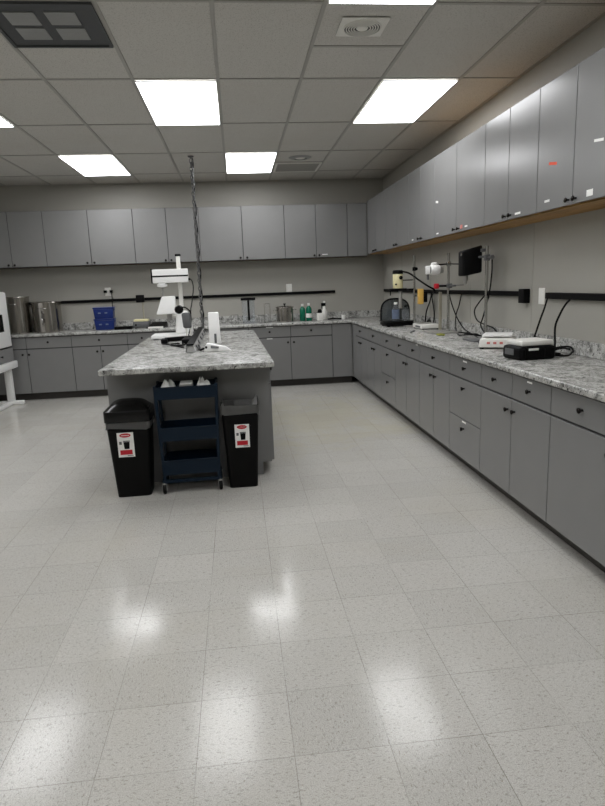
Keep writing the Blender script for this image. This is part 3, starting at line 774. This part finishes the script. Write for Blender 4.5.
b.prism(rr(.322, .272, .04), .548, .628, .008, 2)
lid = b.build('lid', BGLOSS, t)
def dome(tb):
    """swing flap: a low vault that rises to the back"""
    nx, ny = 14, 10; V = {}
    for i in range(nx+1):
        for j in range(ny+1):
            u, v = -1+2*i/nx, -1+2*j/ny
            hgt = max(0, (1-abs(u)**4))*(max(0, 1-abs(v)**3))**.7
            V[i, j] = tb.verts.new((u*.150, v*.125, .626+.060*hgt*(1+.25*v)))
    for i in range(nx):
        for j in range(ny): tb.faces.new((V[i, j], V[i+1, j], V[i+1, j+1], V[i, j+1]))
    bmesh.ops.recalc_face_normals(tb, faces=tb.faces)
d = MB(); d._new(dome); d.build('swing_flap', BGLOSS, lid)
f = MB(); f.tube([(x, y, .636) for x, y in rr(.27, .21, .05, 4)], .006, closed=True, smooth=False); f.build('flap_rim', BLACK, lid)
def liner_skirt(name, parent, w, d, z0, z1, r=.03, seed=1, up=0.):
    rnd = random.Random(seed)
    def f(tb):
        p = rr(w, d, r, 5); n = len(p); rows = 5; V = []
        for k in range(rows+1):
            z = z0+(z1-z0)*k/rows; q = []
            for i, (x, y) in enumerate(p):
                s = 1+rnd.uniform(-.006, .012)
                dz = (rnd.uniform(-.012, .012) if k == 0 else 0)+(up*max(0, math.sin(i*.9))*rnd.random() if k == rows else 0)
                q.append(tb.verts.new((x*s, y*s, z+dz)))
            V.append(q)
        for k in range(rows):
            for i in range(n): tb.faces.new((V[k][i], V[k][(i+1) % n], V[k+1][(i+1) % n], V[k+1][i]))
        bmesh.ops.recalc_face_normals(tb, faces=tb.faces)
    b = MB(); b._new(f); return b.build(name, LINER, parent)
liner_skirt('bag_liner', t, B1T+.008, .258, .500, .5475, seed=3)
bin_label(t, -.024, .388, -.1225, .112, .178, .032)

t = thing('trash_bin', 'open black trash bin with a clear liner, right of the blue cart', 'trash bin', (-.022, 4.315, 0), .0)
bin_body(t, .205, .268, .215, .250, .600)
liner_skirt('bag_liner', t, .279, .262, .545, .612, seed=5, up=.03)
def pouch(tb):
    rnd = random.Random(9); nx = 12; V = {}
    for i in range(nx+1):
        for j in range(nx+1):
            u, v = -1+2*i/nx, -1+2*j/nx; e = max(abs(u), abs(v))
            z = .612-.15*(1-e**2)+rnd.uniform(-.028, .028)*(1-e**6)
            V[i, j] = tb.verts.new((u*.126, v*.118, z))
    for i in range(nx):
        for j in range(nx): tb.faces.new((V[i, j], V[i+1, j], V[i+1, j+1], V[i, j+1]))
b = MB(); b._new(pouch); b.build('liner_pouch', LINER, t)
b = MB(); b.hexa([(.085, -.06, .60), (.130, -.06, .60), (.132, .05, .60), (.088, .05, .60), (.122, -.02, .665), (.126, -.02, .665), (.127, .0, .668), (.123, .0, .668)], .002, 1); b.build('liner_tip', LINER, t, 'liner corner sticking up')
b = MB(); b.hexa([(-.06, -.09, .50), (.03, -.08, .50), (.04, .02, .50), (-.05, .03, .50), (-.05, -.07, .585), (.01, -.06, .60), (.02, .0, .57), (-.04, .02, .58)], .012, 2)
tag(b.build('crumpled_paper', PAPER, loc=(-.022, 4.315, 0)), 'crumpled white paper lying inside the open bin', 'paper')
bin_label(t, .008, .392, -.1205, .104, .172, .029)

t = thing('utility_cart', 'navy blue three-tier utility cart on castors, between the trash bins', 'utility cart', (-.392, 4.300, 0), .03)
W, D = .425, .250
for s in (-1, 1):
    for q in (-1, 1):
        MB().hexa([(s*(W/2-.022)-.011, q*(D/2-.012)-.011, .085), (s*(W/2-.022)+.011, q*(D/2-.012)-.011, .085), (s*(W/2-.022)+.011, q*(D/2-.012)+.011, .085), (s*(W/2-.022)-.011, q*(D/2-.012)+.011, .085),
                   (s*(W/2-.001)-.011, q*(D/2-.004)-.011, .79), (s*(W/2-.001)+.011, q*(D/2-.004)-.011, .79), (s*(W/2-.001)+.011, q*(D/2-.004)+.011, .79), (s*(W/2-.001)-.011, q*(D/2-.004)+.011, .79)], .003, 1).build('post', NAVY, t)
def tray(z0, z1, w, d):
    b = MB(); th = .004
    b.box(-w/2, w/2, -d/2, d/2, z0, z0+th)
    b.box(-w/2, w/2, -d/2, -d/2+th, z0+th, z1); b.box(-w/2, w/2, d/2-th, d/2, z0+th, z1)
    b.box(-w/2, -w/2+th, -d/2+th, d/2-th, z0+th, z1); b.box(w/2-th, w/2, -d/2+th, d/2-th, z0+th, z1)
    b.tube([(x, y, z1) for x, y in rr(w, d, .012, 3)], .005, 6, closed=True, smooth=False)
    return b.build('tray', NAVY, t)
tray(.690, .775, .420, .262); tray(.390, .485, .400, .256); tray(.140, .245, .385, .250)
b = MB()
for q in (-1, 1): b.box(-.212, .212, q*.115-.012, q*.115+.012, .082, .104, .002, 1)
for s in (-1, 1): b.box(s*.20-.012, s*.20+.012, -.103, .103, .082, .104, .002, 1)
b.build('base_frame', NAVY, t)
for s in (-1, 1):
    for q in (-1, 1):
        c = MB(); x, y = s*.20, q*.115
        c.cyl((x, y, .076), .014, .010, n=16)
        c.box(x-.018, x-.0145, y-.014, y+.022, .026, .074); c.box(x+.0145, x+.018, y-.014, y+.022, .026, .074); c.box(x-.018, x+.018, y-.014, y+.022, .073, .077)
        k = c.build('caster', LGREY, t)
        MB().lathe([(0, -.012), (.022, -.013), (.034, -.010), (.036, 0), (.034, .010), (.022, .013), (0, .013)], (x, y+.008, .036), 'X', 22).build('wheel', RUB, k)
# what lies in the top tray
def crumple(tb, w, d, hh, seed, n=9):
    rnd = random.Random(seed); V = {}
    for i in range(n+1):
        for j in range(n+1):
            u, v = -1+2*i/n, -1+2*j/n; e = max(abs(u), abs(v))
            V[i, j] = tb.verts.new((u*w/2*(1+rnd.uniform(-.05, .05)), v*d/2, (hh*(1-e**2)*(.45+.75*rnd.random()) if e < .99 else 0)))
    for i in range(n):
        for j in range(n): tb.faces.new((V[i, j], V[i+1, j], V[i+1, j+1], V[i, j+1]))
    bmesh.ops.recalc_face_normals(tb, faces=tb.faces); bmesh.ops.solidify(tb, geom=tb.faces[:], thickness=.002)
def sheet(name, label, cat, x, y, z, w, d, hh, seed):
    b = MB(); b._new(lambda tb: crumple(tb, w, d, hh, seed)); return tag(b.build(name, PAPER, loc=(x, y, z)), label, cat)
sheet('crumpled_towel', 'crumpled white towel at the left end of the cart top tray', 'towel', -.520, 4.300, .697, .142, .20, .118, 2)
sheet('crumpled_towel', 'peaked white towel at the right end of the cart top tray', 'towel', -.268, 4.300, .697, .14, .20, .122, 4)
t2 = thing('paper_box', 'flat grey and white box in the middle of the cart top tray', 'box', (-.392, 4.300, .6945), .04)
MB().box(-.046, .046, -.085, .085, 0, .090, .004, 1).build('carton', LGREY, t2)
MB().box(-.042, .042, -.08, .08, .0905, .094, .001, 1).build('paper_slip', PAPER, t2)

# ------------------------------------------------------------------ right counter
def stand(label, x, y, hh, base=(.16, .24), rot=0., bm_=LGREY):
    t = thing('rod_stand', label, 'laboratory stand', (x, y, CZ), rot)
    MB().box(-base[0]*.7, base[0]*.3, -base[1]/2, base[1]/2, 0, .014, .004, 2).build('base', bm_, t)
    MB().tube([(0, 0, .012), (0, 0, hh)], .0130, 12, smooth=False).build('rod', CHROME, t)
    MB().lathe([(0, .013), (.02, .013), (.018, .035), (0, .035)], n=16).build('socket', LGREY, t)
    return t
# cream motor over a smoked dome mixer
s1 = stand('rod stand farthest along the right counter, holding the cream motor', 2.03, 6.78, .80, (.16, .12))
b = MB(); b.box(-.018, .018, -.020, .020, .630, .672, .004, 1); b.tube([(0, -.018, .651), (.0, -.06, .651)], .007, smooth=False); b.cyl((0, -.078, .651), .018, .018, 'Y', 14)
b.build('clamp', BLACK, s1)
t = thing('overhead_motor', 'cream cylindrical mixer motor with a black top', 'mixer motor', (1.875, 6.92, 1.325))
MB().box(-.10, .10, -.045, .045, 0, .028, .004, 1).build('bracket', BLACK, t)
MB().box(.09, .155, -.145, -.02, .004, .024, .003, 1).build('bracket_arm', BLACK, t)
MB().tube([(-.088, 0, .002), (-.088, 0, -.05)], .006, smooth=False).build('guide_pin', BLACK, t)
MB().lathe([(0, .029), (.054, .029), (.058, .036), (.058, .188), (.054, .194), (0, .194)], n=30).build('housing', CREAM, t)
MB().lathe([(0, .1945), (.060, .1945), (.060, .222), (.052, .236), (0, .238)], n=30).build('top_cap', BLACK, t)
MB().lathe([(0, 0), (.022, 0), (.022, .004), (0, .004)], (.022, -.0585, .15), 'Y', 14).build('badge', BLACK, t)
MB().lathe([(0, 0), (.010, 0), (.010, .010), (0, .010)], (-.034, -.053, .075), 'Y', 14).build('switch', BLACK, t)
MB().tube([(.03, 0, .0), (.03, 0, -.20)], .021, 14, smooth=False).build('shaft', LGREY, t)
MB().tube([(.058, 0, .12), (.13, -.08, .12), (.14, -.125, .12)], .006).build('support_rod', BLACK, t)
tag(MB().tube([(1.925, 6.90, 1.545), (1.99, 6.84, 1.52), (2.06, 6.70, 1.44), (2.14, 6.62, 1.37), (2.205, 6.62, 1.335), (2.212, 6.62, 1.31)], .010).build('motor_cable', RUB),
    'thick black cable sloping from the cream motor to the wall rail', 'cable')
t = thing('speed_controller', 'narrow yellow speed controller with a black side, on the far rod stand', 'controller', (2.055, 6.60, 1.175))
MB().box(-.036, .020, -.03, .03, 0, .170, .006).build('front', YEL, t)
MB().box(.0205, .065, -.026, .04, .02, .135, .006).build('side_box', BLACK, t)
MB().tube([(-.005, .02, .09), (-.02, .165, .09)], .007, smooth=False).build('holder_rod', BLACK, t)
t = thing('dome_mixer', 'black mixer base with a smoked arched guard, far right counter', 'mixer', (1.885, 7.02, CZ), 0.)
MB().box(-.165, .175, -.16, .16, .012, .048, .012).build('base', BLACK, t)
MB().box(-.175, .185, -.17, .17, .050, .064, .006).build('tray', BGLOSS, t)
for x in (-.13, .14):
    for y in (-.12, .12): MB().cyl((x, y, 0), .018, .012).build('foot', RUB, t)
def arch(tb):
    out = []; n = 20
    for rr_, yy in ((.0, .08), (.0, .086)):
        ring = [tb.verts.new((-.165, yy, .066))]
        for k in range(n+1):
            a = PI-PI*k/n; ring.append(tb.verts.new((.005+.170*math.copysign(abs(math.cos(a))**.75, math.cos(a)), yy, .16+.155*math.sin(a)**.8)))
        ring.append(tb.verts.new((.175, yy, .066))); out.append(ring)
    a, b = out; tb.faces.new(a); tb.faces.new(b[::-1])
    for i in range(len(a)): tb.faces.new((a[i], a[(i+1) % len(a)], b[(i+1) % len(a)], b[i]))
    bmesh.ops.recalc_face_normals(tb, faces=tb.faces)
b = MB(); b._new(arch); b.build('guard', SMOKE, t)
b = MB()
path = [(-.168, .083, .066), (-.168, .083, .17)]+[(.005+.173*math.copysign(abs(math.cos(a))**.75, math.cos(a)), .083, .16+.158*max(0, math.sin(a))**.8) for a in [PI-PI*k/14 for k in range(1, 14)]]+[(.178, .083, .17), (.178, .083, .066)]
b.tube(path, .010, smooth=False); b.build('guard_rim', BLACK, t)
def lab_bottle(label, x, y, r, hh, capm, lab):
    t = thing('lab_bottle', label, 'bottle', (x, y, CZ+.0645))
    MB().lathe([(0, 0), (r-.004, 0), (r, .005), (r, hh*.62), (r*.9, hh*.70), (r*.4, hh*.82), (r*.36, hh*.88), (0, hh*.88)], n=26).build('body', ACRY, t)
    MB().lathe([(0, hh*.88), (r*.48, hh*.88), (r*.48, hh), (0, hh)], n=18).build('cap', capm, t)
    if lab: MB().lathe([(r+.0006, hh*.10), (r+.0014, hh*.10), (r+.0014, hh*.60), (r+.0006, hh*.60)], n=26).build('label', LABELB, t, 'blue printed label')
    return t
lab_bottle('clear bottle with a blue label, standing in the dome mixer', 1.865, 6.98, .044, .215, PAPER, True)
lab_bottle('clear bottle with a black cap, right of the blue-labelled one', 1.985, 6.97, .040, .175, BLACK, False)
f = MB()
for k in range(3): f.tube([(.012*k, -.05+.03*k, .008), (.05, -.06+.01*k, .05+.015*k), (.09, .0, .03+.01*k), (.06, .06, .010), (.0, .05-.01*k, .012)], .006)
tag(f.build('cable_bundle', RUB, loc=(2.095, 6.66, CZ)), 'tangled black cables beside the base of the dome mixer', 'cable')
# cables down from the rail
tag(MB().tube([(2.215, 6.72, 1.29), (2.195, 6.72, 1.20), (2.18, 6.80, 1.08), (2.18, 6.84, .97), (2.17, 6.84, .922)], .007).build('power_cable', RUB), 'left of two black cords hanging beside the yellow controller', 'power cord')
tag(MB().tube([(2.215, 6.66, 1.29), (2.19, 6.63, 1.24), (2.18, 6.53, 1.11), (2.18, 6.53, .99), (2.185, 6.62, .922)], .007).build('power_cable', RUB), 'right of two black cords hanging beside the yellow controller', 'power cord')
t = thing('flat_balance', 'flat cream-white balance on the right counter, before the yellow controller', 'balance', (2.05, 6.44, CZ), 0.02)
MB().box(-.09, .12, -.15, .16, .008, .052, .008).build('body', WPLAS, t)
MB().box(-.075, .10, -.03, .14, .053, .060, .003).build('pan', LGREY, t)
MB().box(-.085, -.083, -.12, .0, .018, .036).build('display', GREYP, t) if 0 else None
MB().box(-.0915, -.0895, -.10, .06, .018, .038, .0005, 1).build('display', GREYP, t)
for x in (-.07, .10):
    for y in (-.13, .14): MB().cyl((x, y, 0), .012, .008).build('foot', RUB, t)
tag(MB().box(-.09, .09, -.012, .012, 0, .014, .004, 1).build('spatula', GREYP, loc=(1.80, 6.08, CZ)), 'dark flat spatula lying at the front of the right counter', 'spatula')
bpy.data.objects['spatula'].rotation_euler = (0, 0, 1.1)
# stirrer stand
s2 = stand('middle rod stand on the right counter, holding the white stirrer head', 2.10, 5.85, .775, (.30, .30), 0.)
b = MB(); b.box(-.02, .02, -.02, .02, .650, .695, .005, 2); b.build('boss_head', CHROME, s2)
b = MB(); b.tube([(.0, .0, .672), (.0, -.28, .66)], .006, smooth=False); b.build('cross_rod', BLACK, s2)
b = MB(); b.tube([(0, 0, .672), (-.12, .04, .668)], .007, smooth=False); b.build('holder_rod', BLACK, s2)
t = thing('stirrer_head', 'white stirrer head with a grey end, clamped to the middle rod stand', 'stirrer', (1.985, 5.90, 1.535))
MB().lathe([(0, -.055), (.048, -.055), (.054, -.04), (.054, .02), (.046, .035), (0, .035)], (0, 0, 0), 'X', 26).build('housing', WHITE, t)
MB().box(-.098, -.062, -.034, .034, -.042, .040, .008).build('front_block', WHITE, t)
MB().lathe([(0, -.064), (.036, -.064), (.036, -.055), (0, -.055)], (0, 0, 0), 'X', 20).build('collar', GREYP, t)
MB().lathe([(0, .0355), (.034, .0355), (.032, .072), (0, .074)], (0, 0, -.004), 'X', 22).build('end_cap', LGREY, t)
MB().tube([(-.080, 0, -.04), (-.080, 0, -.095)], .012, smooth=False).build('chuck', GREYP, t)
MB().lathe([(0, 0), (.03, 0), (.034, .012), (.022, .02), (0, .02)], (-.015, 0, .05), n=18).build('top_knob', WHITE, t)
t = thing('red_clamp', 'small clamp with a red handle on the middle rod stand', 'clamp', (2.10, 5.83, 1.375))
b = MB(); b.box(-.024, .024, -.024, .024, -.022, .022, .005, 1); b.tube([(0, -.02, 0), (.03, -.09, 0)], .010, smooth=False); b.tube([(.03, -.09, .004), (.07, -.20, .004)], .004, smooth=False); b.build('clamp_body', GREYP, t)
b = MB(); b.tube([(-.022, .01, 0), (-.088, .05, 0)], .011, smooth=False); b.build('stem', BLACK, t)
b = MB(); b.box(-.135, -.090, .03, .075, -.026, .026, .008); b.build('handle', RED, t, 'red handle')
tag(MB().box(-.016, .016, -.008, .008, 0, .40, .003, 1).build('measuring_strip', BEIGE, loc=(2.075, 6.02, CZ)), 'pale beige upright strip left of the middle rod', 'strip')
tag(MB().tube([(2.13, 5.90, 1.28), (2.13, 5.83, 1.19), (2.135, 5.69, 1.06), (2.14, 5.52, .97), (2.14, 5.38, .945), (2.135, 5.24, .928), (2.11, 5.12, .922)], .006).build('power_cable', RUB), 'black cord falling from the middle rod along the counter', 'power cord')
tag(MB().tube([(2.215, 5.80, 1.29), (2.20, 5.82, 1.18), (2.19, 5.875, 1.08), (2.19, 5.88, .97), (2.16, 5.78, .923)], .006).build('power_cable', RUB), 'black cord hanging straight from the rail between the two nearer stands', 'power cord')
f = MB(); f.tube([(2.19, 5.55, .935), (2.12, 5.45, .925), (2.14, 5.32, .930), (2.19, 5.22, .926), (2.20, 5.08, .9235)], .007); f.tube([(2.20, 5.40, .923), (2.09, 5.50, .940), (2.05, 5.40, .923), (2.15, 5.28, .940), (2.20, 5.30, .923)], .006)
tag(f.build('cable_bundle', RUB), 'tangle of black cables on the counter behind the scale', 'cable')
tag(MB().box(-.03, .03, -.045, .045, 0, .016, .006).build('scrub_sponge', OLIVE, loc=(1.92, 5.55, CZ)), 'small olive sponge on the right counter near the middle stand', 'sponge')
# covered motor
s3 = stand('nearest rod stand on the right counter, holding the black covered motor', 2.10, 4.93, .785, (.22, .26), 0., GREYP)
b = MB(); b.box(-.022, .022, -.022, .022, .665, .715, .005, 1); b.tube([(.0, -.02, .69), (.0, -.085, .69)], .006, smooth=False); b.lathe([(0, -.014), (.016, -.014), (.019, 0), (.016, .014), (0, .014)], (0, -.098, .69), 'Y', 16)
b.build('clamp', GREYP, s3)
b = MB(); b.tube([(0, .02, .70), (-.03, .10, .70)], .010, smooth=False); b.box(-.02, .012, .06, .10, .74, .768, .004, 1); b.build('motor_arm', GREYP, s3)
t = thing('covered_motor', 'motor under a black cover, tilted on the nearest rod stand', 'mixer motor', (2.035, 5.13, 1.49))
MB().hexa([(-.092, -.08, -.032), (.070, -.095, -.004), (.085, .06, -.004), (-.085, .07, -.032), (-.100, -.075, .178), (.070, -.090, .228), (.085, .055, .222), (-.085, .07, .182)], .016, 3).build('cover', BLACK, t)
MB().cyl((-.104, -.05, .150), .012, .012, 'X', 14).build('screw', CHROME, t)
MB().lathe([(0, -.068), (.010, -.068), (.018, -.045), (.024, -.03), (.024, 0.008), (0, .008)], (-.050, -.02, -.030), n=20).build('chuck', LGREY, t)
tag(MB().tube([(2.13, 4.90, 1.60), (2.14, 4.92, 1.48), (2.15, 4.99, 1.30), (2.16, 5.13, 1.10), (2.17, 5.20, 1.02), (2.18, 5.10, .95), (2.19, 4.94, .925), (2.20, 4.84, .9225)], .006).build('power_cable', RUB), 'black cord hanging from the knob of the nearest rod stand', 'power cord')
tag(MB().tube([(2.215, 5.22, 1.29), (2.20, 5.34, 1.21), (2.19, 5.40, 1.14), (2.185, 5.32, 1.06), (2.19, 5.15, 1.03), (2.20, 5.0, 1.01), (2.205, 4.90, .96), (2.205, 4.78, .922)], .006).build('power_cable', RUB), 'black cord looping behind the nearest rod stand', 'power cord')
# scale
t = thing('bench_scale', 'small white bench scale with a button panel on the right counter', 'scale', (1.968, 4.385, CZ), -.50)
t.scale = (1.14, 1.14, 1.14)
MB().hexa([(-.115, -.115, .010), (.115, -.115, .010), (.115, .14, .010), (-.115, .14, .010), (-.105, -.10, .070), (.105, -.10, .070), (.105, .13, .070), (-.105, .13, .070)], .010, 3).build('body', WPLAS, t)
MB().box(-.095, .095, -.085, .115, .078, .092, .006).build('pan', WHITE, t)
MB().lathe([(0, .068), (.03, .068), (.03, .078), (0, .078)], n=20).build('pan_support', GREYP, t)
# the sloping left and front panels
M1 = Matrix.Translation((-.1125, .0, .040)) @ Matrix.Rotation(-.165, 4, 'Y')
MB().box(-.003, .001, -.09, .10, -.020, .020, .0008, 1, M=M1).build('control_panel', GREYP, t, 'grey control panel')
M2 = Matrix.Translation((0, -.1095, .040)) @ Matrix.Rotation(-.245, 4, 'X')
for x in (-.05, -.01, .03):
    MB().box(x-.010, x+.010, -.003, .001, -.007, .007, .0008, 1, M=M2).build('button', PINK, t, 'faded red button')
for x in (-.095, .095):
    for y in (-.09, .115): MB().cyl((x, y, 0), .014, .010).build('foot', RUB, t)
# black case
t = thing('black_case', 'black equipment case with a white plate on top, nearest on the right counter', 'equipment case', (1.845, 3.73, CZ), .12)
MB().box(-.095, .165, -.12, .09, .0, .088, .020, 3).build('body', BLACK, t)
b = MB()
for x in (-.07, .07, .14): b.box(x-.012, x+.012, -.126, -.115, .012, .075, .004, 1)
b.build('ribs', BLACK, t)
MB().box(-.100, -.094, -.05, .05, .03, .07, .002, 1).build('latch', GREYP, t)
MB().box(-.035, .035, -.1245, -.1195, .062, .076, .001, 1).build('label_strip', PAPER, t, 'small white label')
MB().box(-.070, .160, -.100, .09, .0885, .122, .010).build('top_plate', WPLAS, t, 'white top plate')
f = MB()
pts = []
for k in range(21):
    a = k*2*PI/12; r = .070+.006*math.sin(k*1.7)
    cx_ = (r+.016)*math.cos(a); pts.append((cx_, r*1.9*math.sin(a), .012+.013*(k//12)+.002*math.sin(k*2.1)+.25*max(0, cx_)))
f.tube(pts, .0065, 8, sub=4)
f.tube([(-.02, -.105, .010), (-.06, -.085, .009), (-.085, -.05, .010)], .007)
tag(f.build('coiled_cable', RUB, loc=(2.125, 3.80, CZ)), 'coil of black cable on the counter right of the black case', 'cable')
tag(MB().tube([(2.215, 3.832, 1.276), (2.19, 3.835, 1.25), (2.16, 3.845, 1.19), (2.135, 3.86, 1.10), (2.10, 3.79, .99), (2.09, 3.775, .941)], .007).build('power_cable', RUB), 'black cord arching from the near rail down to the coil of cable', 'power cord')
tag(MB().tube([(2.215, 4.13, 1.28), (2.185, 4.11, 1.21), (2.16, 4.11, 1.14), (2.16, 4.18, 1.02), (2.13, 4.17, .95), (2.06, 4.08, .922)], .007).build('power_cable', RUB), 'black cord falling from the end of the near rail behind the case', 'power cord')

# ------------------------------------------------------------------ camera and world
h, yaw, pit, rol = 1.446125, .102151, .196496, -.0380319
cy, sy, cp, sp, cr, sr = math.cos(yaw), math.sin(yaw), math.cos(pit), math.sin(pit), math.cos(rol), math.sin(rol)
fw = Vector((sy*cp, cy*cp, -sp)); rt = Vector((cy, -sy, 0)); up = rt.cross(fw)
r2 = cr*rt+sr*up; u2 = -sr*rt+cr*up
cam = bpy.data.cameras.new('camera'); co = bpy.data.objects.new('camera', cam); COL.objects.link(co)
M = Matrix((r2, u2, -fw)).transposed().to_4x4(); M.translation = Vector((0, 0, h)); co.matrix_world = M
cam.sensor_fit = 'HORIZONTAL'; cam.sensor_width = 36; cam.lens = 36*597.534/605; cam.clip_start = .05
S.camera = co
wd = bpy.data.worlds.new('world'); S.world = wd; wd.use_nodes = True
wd.node_tree.nodes['Background'].inputs[0].default_value = (.5, .5, .5, 1); wd.node_tree.nodes['Background'].inputs[1].default_value = .0
S.view_settings.view_transform = 'Standard'; S.view_settings.look = 'None'; S.view_settings.gamma = 1; S.view_settings.exposure = 0.0
S.view_settings.use_curve_mapping = False
S.cycles.use_denoising = True; S.cycles.max_bounces = 10; S.cycles.diffuse_bounces = 6; S.cycles.transmission_bounces = 8
S.cycles.sample_clamp_indirect = 8
